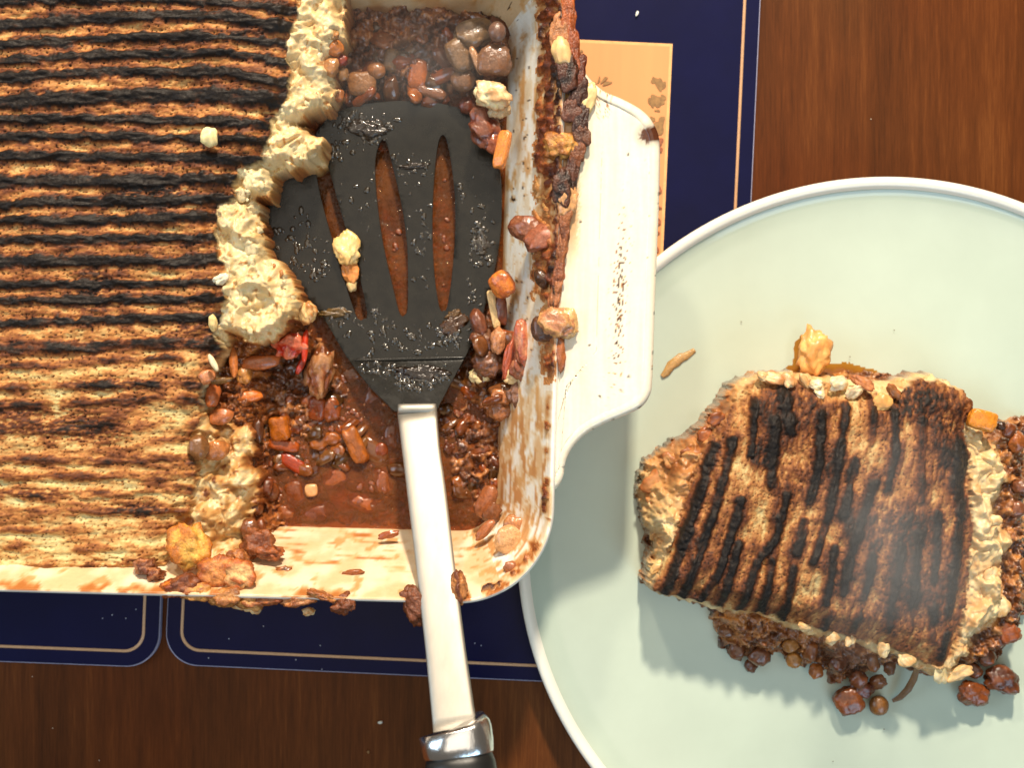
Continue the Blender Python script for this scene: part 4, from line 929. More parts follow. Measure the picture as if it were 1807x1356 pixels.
scatter([(835, 600), (890, 580), (940, 600), (935, 700), (890, 740), (850, 690)], 26, (26, 33), (1.8, 3.0), 'brown lentil in the pile scraped against the right wall', 'lentils in the pile on the right wall', 25)

# ------------------------------------------------------------------ spatula
def head_z(y): return float(np.interp(y, [150, 250, 560, 632, 640, 725], [23.5, 22.5, 23, 25, 25.6, 30]))
outl = [(600, 196), (640, 184), (700, 178), (760, 180), (815, 192), (845, 210), (866, 240), (879, 280), (885, 330), (884, 400), (876, 460), (862, 520), (845, 575), (825, 622), (800, 668), (775, 715), (768, 724), (735, 727), (697, 726), (686, 716),
        (650, 680), (612, 630), (585, 585), (560, 545), (520, 500), (490, 465), (474, 425), (468, 380), (472, 345), (490, 312), (520, 280), (550, 245), (575, 212)]
slots = [[(557, 285), (575, 285), (592, 340), (612, 410), (632, 480), (648, 552), (642, 563), (631, 562), (616, 522), (596, 455), (574, 380), (560, 320)],
         [(672, 248), (681, 250), (692, 290), (708, 360), (718, 430), (720, 500), (719, 545), (714, 556), (706, 555), (694, 510), (676, 430), (665, 350), (662, 285)],
         [(778, 240), (786, 242), (794, 275), (802, 340), (803, 410), (798, 480), (789, 542), (783, 548), (776, 545), (767, 490), (763, 410), (765, 330), (771, 265)]]
bm = bmesh.new()
def loop_edges(pts):
    vs = [bm.verts.new((p[0], p[1], 0)) for p in pts]
    return [bm.edges.new((vs[i], vs[(i + 1) % len(vs)])) for i in range(len(vs))]
es = loop_edges(catmull(outl, 8))
for s_ in slots: es += loop_edges(catmull(s_, 7))
bmesh.ops.triangle_fill(bm, use_beauty=True, use_dissolve=False, edges=es)
for yy in list(range(170, 730, 14)) + [628, 632, 636, 640]:
    bmesh.ops.bisect_plane(bm, geom=bm.verts[:] + bm.edges[:] + bm.faces[:], plane_co=(0, yy + .37, 0), plane_no=(0, 1, 0))
for xx in range(480, 890, 16):
    bmesh.ops.bisect_plane(bm, geom=bm.verts[:] + bm.edges[:] + bm.faces[:], plane_co=(xx + .37, 0, 0), plane_no=(1, 0, 0))
for v in bm.verts:
    x, y = v.co.x, v.co.y
    z = head_z(y) + .8 * ((x - 690) / 200) ** 2 * (1 if y < 600 else 0)
    v.co = P(x, y, z)
bmesh.ops.recalc_face_normals(bm, faces=bm.faces[:])
if sum(f.normal.z for f in bm.faces) < 0: bmesh.ops.reverse_faces(bm, faces=bm.faces[:])
me = bpy.data.meshes.new('spatula_head'); bm.to_mesh(me); bm.free()
spat = empty('spatula', P(735, 700, 30), 'black slotted spatula with steel shank lying in the tray', 'spatula')
hd = link('head', me, M_black, spat)
so = hd.modifiers.new('thickness', 'SOLIDIFY'); so.thickness = .0022; so.offset = -1
bv = hd.modifiers.new('edge', 'BEVEL'); bv.width = .0005; bv.segments = 2; bv.limit_method = 'ANGLE'; bv.angle_limit = R(50)
piece('bend_ridge', 722, 634, head_z(634) + .1, (20.5, .55, .55), parent=spat, mat=M_black, rot=(0, 0, 1.5), n=4, rough=.02, col=lin(46, 44, 40), sub_=3)

def loft(name, path, mat, parent, n=28, pw=2.0, caps=True, wavy=0):
    """path: (px,py,z,half width mm,half thickness mm)"""
    pts = [P(p[0], p[1], p[2]) for p in path]; co = []; m = len(pts)
    for i, p in enumerate(pts):
        t = (pts[min(i + 1, m - 1)] - pts[max(i - 1, 0)]).normalized()
        sx = t.cross(Vector((0, 0, 1))).normalized(); up = sx.cross(t).normalized()
        for j in range(n):
            a = 2 * math.pi * j / n; c, s_ = math.cos(a), math.sin(a)
            cc = math.copysign(abs(c) ** (2 / pw), c); ss = math.copysign(abs(s_) ** (2 / pw), s_)
            w = 1 + wavy * mnoise.noise(Vector((c * 2, s_ * 2, i * .3)))
            co.append(p + sx * cc * path[i][3] * MM * w + up * ss * path[i][4] * MM * w)
    q = [(i * n + j, i * n + (j + 1) % n, (i + 1) * n + (j + 1) % n, (i + 1) * n + j) for i in range(m - 1) for j in range(n)]
    me = bpy.data.meshes.new(name); faces = [tuple(f) for f in q]
    if caps: faces += [tuple(range(n))[::-1], tuple((m - 1) * n + j for j in range(n))]
    me.from_pydata([tuple(c) for c in co], [], faces); me.update()
    bm = bmesh.new(); bm.from_mesh(me); bmesh.ops.recalc_face_normals(bm, faces=bm.faces[:]); bm.to_mesh(me); bm.free()
    return link(name, me, mat, parent)
sh_path = []
for i in range(26):
    t = i / 25
    y = 726 + (1288 - 726) * t
    xl = np.interp(y, [726, 850, 1000, 1150, 1288], [701, 716, 734, 751, 764]); xr = np.interp(y, [726, 800, 850, 1000, 1150, 1288], [771, 777, 785, 803, 822, 842])
    z = 30.3 + 47 * (t ** .85)
    hw = (xr - xl) / 2 * S * (H - z) / H / MM
    sh_path.append(((xl + xr) / 2, y, z, hw, 1.5))
loft('shank', sh_path, M_steel, spat, n=48, pw=3.2)
loft('shank_tip', [(736, 714, 30.2, 7.0, 1.3), (736, 720, 30.5, 7.1, 1.6), (736, 730, 31, 7.1, 1.8)], M_steel, spat, n=24, pw=3)
cz = 78
loft('collar', [(802, 1284, cz, 10.6, 7.6), (803, 1286, cz, 11.6, 8.4), (804, 1292, cz + .3, 11.9, 8.8), (807, 1312, cz + 1, 11.9, 8.8), (809, 1330, cz + 1.4, 11.7, 8.7), (809.5, 1334, cz + 1.5, 11.2, 8.3)], M_chrome, spat, n=64, pw=2.3, wavy=.035)
loft('grip', [(809, 1330, cz + 1.2, 10.6, 8), (812, 1350, cz + 2, 11.6, 8.8), (820, 1420, cz + 4, 12.4, 9.4), (832, 1520, cz + 6, 12.8, 9.8), (846, 1640, cz + 7, 12.2, 9.4), (858, 1740, cz + 7, 10.5, 8.4), (863, 1780, cz + 7, 7, 6)], M_handle, spat, n=48, pw=2.3)
# wet residue and droplets on the head: joined, nobody could count them
def droplets():
    rg = random.Random(11); v0, f0 = ICO[2]; co = []; fa = []; cl = []
    clusters = [(640, 215, 45, 22, 70), (655, 245, 30, 20, 40), (600, 265, 26, 30, 20), (740, 290, 60, 30, 26), (690, 340, 60, 60, 30), (740, 400, 50, 60, 26), (850, 430, 22, 40, 60), (850, 400, 24, 60, 20), (540, 430, 40, 50, 34), (560, 480, 40, 40, 24),
                (620, 560, 60, 16, 40), (700, 590, 90, 26, 44), (800, 590, 34, 30, 60), (720, 618, 60, 18, 20), (680, 655, 40, 16, 50), (745, 665, 44, 18, 130), (720, 680, 40, 14, 30), (830, 520, 20, 40, 14), (570, 380, 60, 60, 14), (500, 400, 20, 40, 8), (640, 450, 20, 60, 10), (740, 480, 14, 60, 10), (820, 340, 30, 40, 8)]
    hs_ = [np.array(s) for s in slots]
    for (cx, cy, sx, sy, n) in clusters:
        for _ in range(n):
            x, y = rg.gauss(cx, sx * .5), rg.gauss(cy, sy * .5)
            A = np.array([x]); B = np.array([y])
            if sdpoly(A, B, outl)[0] < 5 or any(sdpoly(A, B, s)[0] > -3 for s in slots): continue
            r = rg.choice([.3, .4, .55, .75, 1.0]); h_ = r * .38
            c = np.array(P(x, y, head_z(y) + .8 * ((x - 690) / 200) ** 2 * (y < 600) + .05))
            a = rg.uniform(0, 3.14); e = rg.uniform(1, 1.9)
            q = v0 * np.array([r * e, r, h_]) * MM; ca, sa = math.cos(a), math.sin(a)
            q = np.stack([q[:, 0] * ca - q[:, 1] * sa, q[:, 0] * sa + q[:, 1] * ca, q[:, 2]], -1) + c
            fa.append(f0 + len(co) * len(v0)); co.append(q)
    return mesh_np('gravy_droplets', np.concatenate(co), np.concatenate(fa))
dr = link('gravy_droplets', droplets(), M_drop, spat); tag(dr, kind='stuff')
def smear(name, px, py, rx, ry, col, rot=0, n_=40, z=None, wet=.9, seed=1):
    rg = random.Random(seed); 
    return piece(name, px, py, (z if z else head_z(py)) + .2, (rx * S / MM, ry * S / MM, .7), parent=spat, rot=(0, 0, rot), rough=.5, lumpy=.4, col=col, sub_=4, wet=wet, freq=2.2)
smear('gravy_smear', 592, 553, 28, 8, lin(112, 92, 48), 4)
smear('gravy_smear', 797, 578, 24, 15, lin(84, 58, 34), 35)
smear('gravy_smear', 800, 556, 15, 7, lin(110, 84, 44), 30)
smear('gravy_smear', 745, 662, 42, 15, lin(44, 34, 24), 0)
smear('gravy_smear', 850, 432, 18, 16, lin(46, 38, 26), 0)
smear('gravy_smear', 730, 293, 22, 5, lin(52, 42, 30), 6)
smear('gravy_smear', 645, 228, 32, 14, lin(48, 40, 30), -10)
bit('mash_lump', 612, 440, 27, (4.6, 5.6, 2.6), 'cream lump of mash squeezed up through the left slot', 'mash lump', rot=(0, 0, 10), mat=M_mash, rough=.4, spike=.4, lumpy=.4, col=lin(240, 206, 140), col2=lin(226, 180, 110), sub_=4, wet=.6)
bit('mash_lump', 618, 478, 24.5, (3.2, 4.6, 1.8), 'orange stained mash below the cream lump in the left slot', 'mash lump', rot=(0, 0, 8), mat=M_mash, rough=.3, lumpy=.3, col=lin(214, 138, 72), sub_=4, wet=.8)
bit('mash_lump', 621, 503, 24, (1.9, 2.6, 1.4), 'small pale point of mash lowest in the left slot', 'mash lump', mat=M_mash, rough=.3, col=lin(220, 186, 130), sub_=3, wet=.8)

# ------------------------------------------------------------------ dinner plate
pc = np.array([643.0, 278.6]) * S
PR = 635 * S
plate = empty('dinner_plate', (pc[0], -pc[1], .0037), 'round sage green plate with cream rim holding the served slice', 'plate')
def lathe(name, prof, mat, seg=192):
    co = []; q = []
    for r, z in prof:
        for j in range(seg):
            a = 2 * math.pi * j / seg; co.append((r * math.cos(a), r * math.sin(a), z))
    m = len(prof)
    for i in range(m - 1):
        for j in range(seg): q.append((i * seg + j, i * seg + (j + 1) % seg, (i + 1) * seg + (j + 1) % seg, (i + 1) * seg + j))
    me = mesh_np(name, co, q)
    bm = bmesh.new(); bm.from_mesh(me); bmesh.ops.holes_fill(bm, edges=[e for e in bm.edges if e.is_boundary and (e.verts[0].co.xy.length < .02)]); bm.to_mesh(me); bm.free()
    me.materials.append(mat); me.polygons.foreach_set('use_smooth', [True] * len(me.polygons))
    o = bpy.data.objects.new(name, me); COL.objects.link(o); o.parent = plate; return o
lathe('dish', [(.001, .0048), (.03, .0048), (.06, .0049), (.085, .0052), (.1, .0053), (.115, .0059), (.125, .0070), (.131, .0080), (PR - .0052, .0091), (PR - .0046, .0096)], M_sage)
lathe('rim', [(PR - .0046, .0096), (PR - .0038, .0106), (PR - .0026, .0113), (PR - .0012, .0113), (PR - .0003, .0106), (PR, .0098), (PR - .0012, .0084), (PR - .006, .0058), (.122, .0030), (.112, .0018), (.09, .0005), (.086, 0), (.08, .0008), (.03, .0012), (.001, .0012)], M_cream)
PZ = 3.7 + 4.9                            # plate floor height in mm

# ------------------------------------------------------------------ served slice
gu = np.arange(1100, 1850, 2.0); gv = np.arange(560, 1300, 2.0)
X, Y = np.meshgrid(gu, gv)
CS = [(1148, 1040), (1178, 1052), (1215, 1058), (1255, 1068), (1300, 1082), (1340, 1080), (1400, 1102), (1450, 1112), (1500, 1125), (1560, 1142), (1610, 1160), (1640, 1178), (1672, 1176), (1690, 1150), (1700, 1100), (1712, 1040), (1708, 990), (1718, 930),
      (1708, 880), (1712, 800), (1700, 760), (1722, 712), (1700, 690), (1660, 672), (1610, 668), (1590, 690), (1560, 700), (1525, 688), (1480, 682), (1440, 672), (1400, 668), (1345, 665), (1312, 680), (1285, 720), (1262, 752), (1238, 790), (1215, 850), (1195, 920), (1172, 985)]
MS = [(1140, 1042), (1180, 1060), (1290, 1088), (1345, 1092), (1400, 1116), (1470, 1134), (1540, 1152), (1600, 1172), (1640, 1196), (1668, 1208), (1700, 1204), (1708, 1180), (1722, 1160), (1730, 1130), (1782, 1100), (1786, 1060), (1775, 1000), (1800, 960), (1768, 900),
      (1792, 840), (1775, 790), (1745, 765), (1722, 745), (1728, 712), (1690, 672), (1640, 655), (1590, 668), (1540, 672), (1480, 664), (1410, 655), (1345, 656), (1300, 672), (1262, 728), (1225, 770), (1180, 790), (1142, 820), (1130, 868), (1140, 930), (1160, 960), (1148, 1000)]
FS = [(1150, 1030), (1200, 1066), (1262, 1085), (1268, 1110), (1285, 1140), (1288, 1162), (1330, 1180), (1362, 1182), (1400, 1172), (1440, 1200), (1462, 1185), (1495, 1225), (1540, 1212), (1580, 1190), (1620, 1196), (1690, 1215), (1705, 1190), (1725, 1215), (1790, 1180), (1850, 1090),
      (1850, 740), (1790, 745), (1750, 742), (1710, 690), (1600, 660), (1400, 655), (1280, 720), (1160, 830), (1145, 950)]
wx_ = X + 6 * fbm(X / 16, Y / 16, 4, 241) + 3 * perlin(X / 5, Y / 5, 243); wy_ = Y + 6 * fbm(X / 16, Y / 16, 4, 242)
sdC = sdpoly(wx_, wy_, CS); sdM = sdpoly(wx_, wy_, MS); sdF = sdpoly(X + 9 * fbm(X / 20, Y / 20, 3, 244), Y + 9 * fbm(X / 20, Y / 20, 3, 245), FS)
BARS = [([(1172, 1045), (1190, 990), (1243, 829), (1256, 785)], 9, 1), ([(1202, 1052), (1235, 957), (1270, 840), (1287, 775)], 9, 1), ([(1234, 1060), (1262, 1000), (1285, 930), (1298, 878)], 8, 1), ([(1268, 1072), (1282, 1010), (1296, 955)], 8, 1),
        ([(1316, 800), (1322, 750), (1324, 705)], 7, .9), ([(1304, 1070), (1328, 985), (1360, 945), (1378, 872)], 8, .95), ([(1396, 970), (1403, 940), (1410, 915)], 9, .95), ([(1418, 882), (1428, 855), (1436, 780), (1440, 730)], 8, .9), ([(1422, 985), (1432, 965), (1450, 900), (1465, 820), (1482, 715)], 8, .9),
        ([(1450, 1060), (1452, 1030), (1462, 960)], 8, .95), ([(1472, 905), (1484, 870), (1494, 810)], 9, .95), ([(1478, 1040), (1484, 990), (1515, 890), (1530, 850)], 9, .98), ([(1515, 1050), (1522, 1010), (1528, 975)], 8, .9), ([(1552, 858), (1562, 820), (1568, 780), (1568, 730)], 8, .95),
        ([(1375, 1100), (1385, 1050), (1390, 1000)], 9, .85), ([(1385, 760), (1378, 720), (1375, 690)], 12, .75), ([(1350, 850), (1352, 800), (1360, 740)], 10, .7), ([(1640, 1020), (1642, 960), (1645, 905)], 8, .85), ([(1668, 1075), (1676, 1000), (1685, 930), (1690, 850), (1694, 790)], 11, .9), ([(1600, 1060), (1606, 1010), (1612, 940)], 8, .7),
        ([(1560, 1110), (1566, 1040), (1580, 960)], 9, .6), ([(1660, 1160), (1668, 1120)], 9, .8), ([(1452, 1120), (1462, 1080)], 8, .6), ([(1340, 1075), (1346, 1035), (1352, 985)], 8, .7), ([(1525, 780), (1530, 730), (1528, 700)], 8, .6), ([(1690, 800), (1684, 860)], 18, .85), ([(1610, 880), (1616, 800), (1620, 740)], 9, .55), ([(1640, 1130), (1640, 1070)], 8, .6), ([(1500, 1110), (1508, 1080)], 8, .5)]
heat = np.zeros(X.shape); edgeb = np.zeros(X.shape); rid = np.zeros(X.shape)
rag2 = fbm(X / 8, Y / 9, 4, 253)
wX = X + 2.6 * fbm(X / 40, Y / 40, 3, 250) + .8 * fbm(X / 6, Y / 6, 2, 251); wY = Y + 2 * fbm(X / 22, Y / 22, 4, 252)
for i, (pts, w, s) in enumerate(BARS):
    d, t = dline(wX, wY, pts)
    ww = w * 1.0 * (1 + .35 * fbm(Y / 26 + i * 3.7, X / 90, 3, 260)); d = np.abs(d + 1.7 * rag2) / ww
    pr = 1 - sstep(.5, 1.25, d); heat = np.maximum(heat, pr * s); edgeb = np.maximum(edgeb, np.exp(-(d / 1.9) ** 2) * s); rid = np.maximum(rid, pr * (.5 + .5 * s))
# axis across the ridges for the streaky grain
ax_ = X * .95 + Y * .27; ay_ = Y * .95 - X * .27
n_a = fbm(ax_ / 16, ay_ / 60, 4, 270); n_b = fbm(ax_ / 6, ay_ / 12, 4, 271); n_c = fbm(X / 4, Y / 4, 3, 272); n_big = fbm(X / 60, Y / 60, 3, 273)
patch = .42 * blob(X, Y, 1335, 800, 26, 24) + .38 * blob(X, Y, 1560, 930, 80, 40) + .36 * blob(X, Y, 1640, 720, 70, 36) + .32 * blob(X, Y, 1600, 700, 60, 30) + .3 * blob(X, Y, 1400, 720, 60, 40) + .3 * blob(X, Y, 1670, 800, 40, 60) + .22 * blob(X, Y, 1400, 820, 70, 60) + .2 * blob(X, Y, 1560, 1060, 110, 60) + .15 * blob(X, Y, 1640, 1000, 80, 110)
lite = .22 * blob(X, Y, 1520, 800, 36, 26) + .2 * blob(X, Y, 1490, 720, 16, 60) + .15 * blob(X, Y, 1555, 710, 24, 16) + .14 * blob(X, Y, 1300, 850, 60, 40) + .12 * blob(X, Y, 1390, 1010, 60, 30) + .15 * blob(X, Y, 1465, 945, 24, 16)
heat = heat * np.clip(.92 + .4 * fbm(X / 9, Y / 18, 4, 255), .3, 1.05)
toast = .38 + .46 * heat + .26 * edgeb + .24 * n_a + .14 * n_b + .26 * n_big + patch * (.7 + .5 * n_b) - lite + .06 * n_c
pits = sstep(.36, .52, fbm(X / 4.5, Y / 4.5, 3, 274)) * (1 - heat)
toast = np.clip(toast + .24 * pits, 0, 1)
slope = -2.6 * sstep(1500, 1720, X) - 3.0 * sstep(1000, 1180, Y)
zc = 37.5 - 5.5 * (1 - sstep(-4, 46, sdC)) + 2.5 * blob(X, Y, 1450, 860, 220, 170, .8) + slope + 1.4 * rid + .8 * n_a + .35 * n_b + .15 * n_c - .5 * pits + 1.6 * n_big
f1, f2, cid = worley(X / 18, Y / 18, 281); g1, g2, _c = worley(X / 8, Y / 8, 282); qx = X + 26 * fbm(X / 50, Y / 50, 3, 283); qy = Y + 26 * fbm(X / 50, Y / 50, 3, 284); sp_ = billow(qx / 60, qy / 60, 2, 285)
zm = 25 + 7.5 * sstep(0, 26, sdM) + slope * .6 + 4.5 * fbm(qx / 46, qy / 60, 3, 286, .35) + 1.4 * fbm(qx / 15, qy / 20, 2, 287, .4) + .30 * fbm(X / 5, Y / 5, 2, 288)
zm = zm - 9 * sstep(1250, 1160, X) * sstep(0, 60, -sdC)
k1, k2, kid = worley(X / 19 + .8 * fbm(X / 16, Y / 16, 3, 289), Y / 15 + .8 * fbm(X / 16, Y / 16, 3, 290), 291); l1, l2, _l = worley(X / 8, Y / 8, 292)
zf = PZ + 1 + 11 * sstep(0, 42, sdF) + np.clip(1 - k1 * k1 * 1.9, 0, 1) * 2.6 + np.clip(1 - l1 * l1 * 1.8, 0, 1) * .5 + 2.6 * fbm(X / 22, Y / 22, 4, 293)
wM = sstep(-1.5, 3.5, sdM); wC = sstep(-2.5, 3, sdC)
zz = zf * (1 - wM) + zm * wM; zz = zz * (1 - wC) + zc * wC
outF = np.minimum(-sdF, -sdM)
zz = np.where((sdF < 0) & (sdM < 0), zz - 14 * sstep(0, 9, outF), zz); zz = np.maximum(zz, PZ - 3.0)
bx, by = Pa(X, Y, 30.0)
pco2 = np.stack([bx, by, zz * MM], -1)
ccol = ramp(toast, TOAST) * np.array((.95, 1.02, 1.16))
tanL = blob(X, Y, 1235, 780, 75, 130, .6)
mt = np.clip(.14 + .24 * fbm(X / 30, Y / 30, 4, 294) + .34 * (sp_ - .22) + .42 * tanL + .12 * (1 - sstep(0, 16, sdM)), 0, 1)
mcol = ramp(mt, [(0, lin(228, 204, 156)), (.2, lin(216, 180, 126)), (.4, lin(206, 150, 92)), (.65, lin(160, 98, 50)), (1, lin(100, 54, 26))])
ft = np.clip(.5 + .8 * (kid - .5) + .4 * fbm(X / 14, Y / 14, 4, 295), 0, 1)
fcol = ramp(ft, [(0, lin(78, 42, 20)), (.35, lin(118, 68, 34)), (.6, lin(150, 92, 50)), (.85, lin(186, 128, 74)), (1, lin(206, 130, 60))])
allc = fcol * (1 - wM)[..., None] + mcol * wM[..., None]; allc = allc * (1 - wC)[..., None] + ccol * wC[..., None]
wetv = np.clip((1 - wM) * .9 + wM * (1 - wC) * .5 + wC * (.15 + .12 * heat + .4 * pits), 0, 1)
ny3, nx3 = X.shape
gi = np.arange(ny3 * nx3).reshape(ny3, nx3)
gq3 = np.stack([gi[1:, :-1], gi[1:, 1:], gi[:-1, 1:], gi[:-1, :-1]], -1)
cC = sdC[:-1, :-1] > 0; cM = (sdM[:-1, :-1] > 0) & ~cC; cF = ~cC & ~cM & ((sdF[:-1, :-1] > -12) | (sdM[:-1, :-1] > -12))
slc = empty('pie_slice', P(1480, 920, PZ), 'served slab of pie on the plate, crust striped with char', 'pie slice')
sub(cC, 'crust', M_slice, slc, pco2, gq3, allc, wetv)
sub(cM, 'mash_layer', M_mash, slc, pco2, gq3, allc, wetv)
sub(cF, 'filling_layer', M_fill, slc, pco2, gq3, allc, wetv)
# lumps on the slice (parts)
sl = [('mash_lump', x, y, r, z, c1, c2, M_mash) for (x, y, r, z, c1, c2) in [
    (1365, 668, 12, 37, lin(226, 190, 138), lin(180, 120, 70)), (1390, 672, 11, 37, lin(236, 206, 156), lin(200, 140, 86)), (1345, 664, 9, 37, lin(216, 186, 140), MASH2), (1440, 678, 12, 38, lin(242, 222, 182), lin(230, 196, 140)), (1447, 694, 9, 38, lin(242, 222, 182), lin(236, 206, 156)), (1478, 678, 12, 38, lin(244, 226, 190), lin(232, 200, 150)), (1505, 692, 12, 38, lin(240, 216, 172), lin(226, 190, 140)), (1418, 672, 9, 36, lin(210, 160, 104), MASH2),
    (1524, 676, 11, 37, lin(190, 120, 72), lin(160, 94, 52)), (1556, 712, 12, 38, lin(236, 190, 116), lin(220, 160, 90)), (1575, 690, 9, 37, lin(150, 94, 50), BRN2), (1435, 625, 0, 0, MASH, MASH),
    (1160, 850, 17, 21, lin(206, 146, 92), lin(180, 108, 58)), (1152, 890, 15, 20, lin(204, 140, 84), lin(176, 108, 60)), (1185, 812, 15, 25, lin(212, 154, 96), lin(170, 102, 50)), (1162, 935, 12, 20, lin(222, 176, 116), MASH2), (1172, 960, 10, 24, lin(230, 190, 130), MASH2), (1158, 1000, 10, 28, lin(228, 184, 120), MASH2), (1215, 800, 14, 29, lin(170, 100, 46), lin(140, 76, 34)), (1245, 770, 12, 31, lin(160, 88, 38), lin(130, 66, 28)), (1265, 740, 11, 33, lin(176, 100, 48), BRN),
    (1745, 830, 20, 33, MASH, MASH2), (1760, 860, 16, 31, MASH, MASH2), (1735, 880, 16, 34, MASH, MASH2), (1750, 920, 15, 32, MASH, lin(226, 180, 118)), (1735, 960, 14, 32, lin(226, 176, 114), MASH2), (1760, 990, 15, 29, MASH, MASH2), (1745, 1030, 16, 30, MASH, MASH2), (1765, 1070, 14, 26, MASH, MASH2), (1730, 1080, 12, 29, lin(220, 180, 120), MASH2), (1725, 1120, 12, 26, lin(226, 180, 126), MASH2), (1690, 1190, 14, 25, lin(224, 186, 130), MASH2), (1660, 1190, 12, 26, lin(234, 206, 150), MASH),
    (1770, 790, 12, 30, lin(226, 176, 112), MASH2), (1752, 772, 8, 34, lin(226, 170, 104), MASH2), (1705, 705, 12, 34, lin(196, 136, 74), BRN2), (1560, 1148, 10, 31, lin(226, 200, 150), MASH2), (1470, 1128, 11, 31, lin(222, 198, 152), MASH2), (1500, 1132, 9, 31, lin(222, 196, 150), MASH2), (1420, 1108, 10, 32, lin(214, 184, 136), MASH2), (1600, 1166, 10, 30, lin(226, 200, 150), MASH2)] if r]
for (nm, x, y, r_, z, c1, c2, m_) in sl:
    s_ = r_ * S / MM
    if x > 1700 and y < 1180 and int(x * 7 + y) % 3: continue
    if x > 1700: z -= 1.5
    if y < 720: z -= 1.2
    piece(nm, x, y, z, (s_ * rnd.uniform(.9, 1.7), s_ * rnd.uniform(.7, 1.1), s_ * .5), rot=(rnd.uniform(-25, 25), rnd.uniform(-25, 25), rnd.uniform(0, 180)), parent=slc, mat=m_, n=2.2, rough=.55, spike=.1, lumpy=.1, col=c1, col2=c2, sub_=4, wet=.5, freq=.9)
fl = [(1280, 1115, 12, 16, lin(140, 96, 66)), (1300, 1150, 14, 15, lin(130, 84, 56)), (1340, 1160, 16, 17, lin(128, 82, 56)), (1325, 1175, 12, 13, lin(120, 72, 44)), (1400, 1165, 14, 17, lin(200, 146, 76)), (1395, 1140, 14, 20, lin(190, 140, 80)), (1440, 1185, 13, 15, lin(186, 118, 56)), (1430, 1150, 14, 20, lin(150, 92, 46)), (1480, 1170, 16, 19, lin(110, 62, 32)),
      (1515, 1200, 14, 16, lin(130, 76, 40)), (1540, 1170, 14, 20, lin(140, 92, 52)), (1570, 1180, 12, 18, lin(120, 78, 44)), (1550, 1205, 12, 14, lin(140, 92, 56)), (1760, 1130, 14, 19, lin(150, 88, 50)), (1740, 1160, 16, 17, lin(130, 76, 42)), (1720, 1185, 14, 15, lin(140, 84, 48)), (1775, 1110, 12, 20, lin(156, 90, 52)), (1795, 900, 14, 22, lin(150, 100, 76)), (1800, 860, 14, 24, lin(140, 90, 64)), (1800, 1000, 14, 20, lin(170, 116, 70)), (1800, 1050, 12, 18, lin(176, 130, 80)), (1795, 780, 14, 24, lin(180, 110, 56)), (1780, 760, 12, 25, lin(140, 80, 38)), (1765, 752, 8, 27, lin(70, 44, 28))]
for (x, y, r_, z, c) in fl:
    s_ = r_ * S / MM
    piece('filling_piece', x, y, z, (s_ * rnd.uniform(.9, 1.25), s_ * rnd.uniform(.8, 1.1), s_ * .75), rot=(rnd.uniform(-20, 20), rnd.uniform(-20, 20), rnd.uniform(0, 180)), parent=slc, n=2.5, rough=.25, lumpy=.2, col=c, col2=c * 1.2, sub_=3, wet=.9)
bit('carrot_cube', 1733, 742, 33, (5.0, 3.6, 2.6), 'bright orange carrot block at the upper right corner of the slice', 'carrot', rot=(0, 0, -16), n=5, rough=.10, col=lin(218, 134, 40), sub_=4, wet=.7)
bit('mash_lump', 1437, 622, 20, (6.2, 8.6, 4.2), 'knobbly tan mash blob standing above the slice on the plate', 'mash lump', rot=(0, 0, -6), mat=M_mash, rough=.3, lumpy=.5, spike=.2, col=lin(232, 180, 108), col2=lin(220, 156, 88), sub_=4, wet=.8)
bit('carrot_cube', 1498, 1238, 13, (5.2, 5.0, 3.4), 'dark brown chunky cube on the plate below the slice', 'stewed cube', rot=(0, 0, 20), n=3.4, rough=.2, col=lin(130, 76, 40), col2=lin(160, 96, 52), sub_=4, wet=1)
bit('lentil', 1551, 1246, 12, (3.8, 4.0, 2.8), 'round khaki pea on the plate right of the chunky cube', 'pea', rough=.04, col=lin(156, 112, 60), sub_=3, wet=.7)
bit('mushroom_piece', 1520, 1218, 13.5, (5, 3.6, 3), 'reddish scrap joining the chunky cube to the slice', 'stewed scrap', rough=.35, lumpy=.3, col=lin(116, 58, 30), sub_=3, wet=1)
bit('mushroom_piece', 1717, 1225, 14, (5.8, 4.4, 3), 'wedge shaped brown scrap at the lower right of the slice', 'stewed scrap', rot=(0, 0, -15), n=2.6, rough=.25, lumpy=.2, col=lin(150, 88, 50), sub_=4, wet=1)
bit('mushroom_piece', 1768, 1200, 15, (6.2, 4.6, 3.4), 'dark shiny scoop of mushroom at the far lower right of the slice', 'mushroom piece', rot=(0, 0, -20), n=3, rough=.25, lumpy=.2, col=lin(98, 56, 32), col2=lin(140, 84, 50), sub_=4, wet=1)
bit('onion_piece', 1778, 1120, 20, (4.6, 3.4, 2.6), 'brown tomato scrap sticking out right of the slice', 'stewed scrap', rot=(0, 0, 15), n=3, rough=.3, col=lin(168, 96, 54), sub_=4, wet=1)
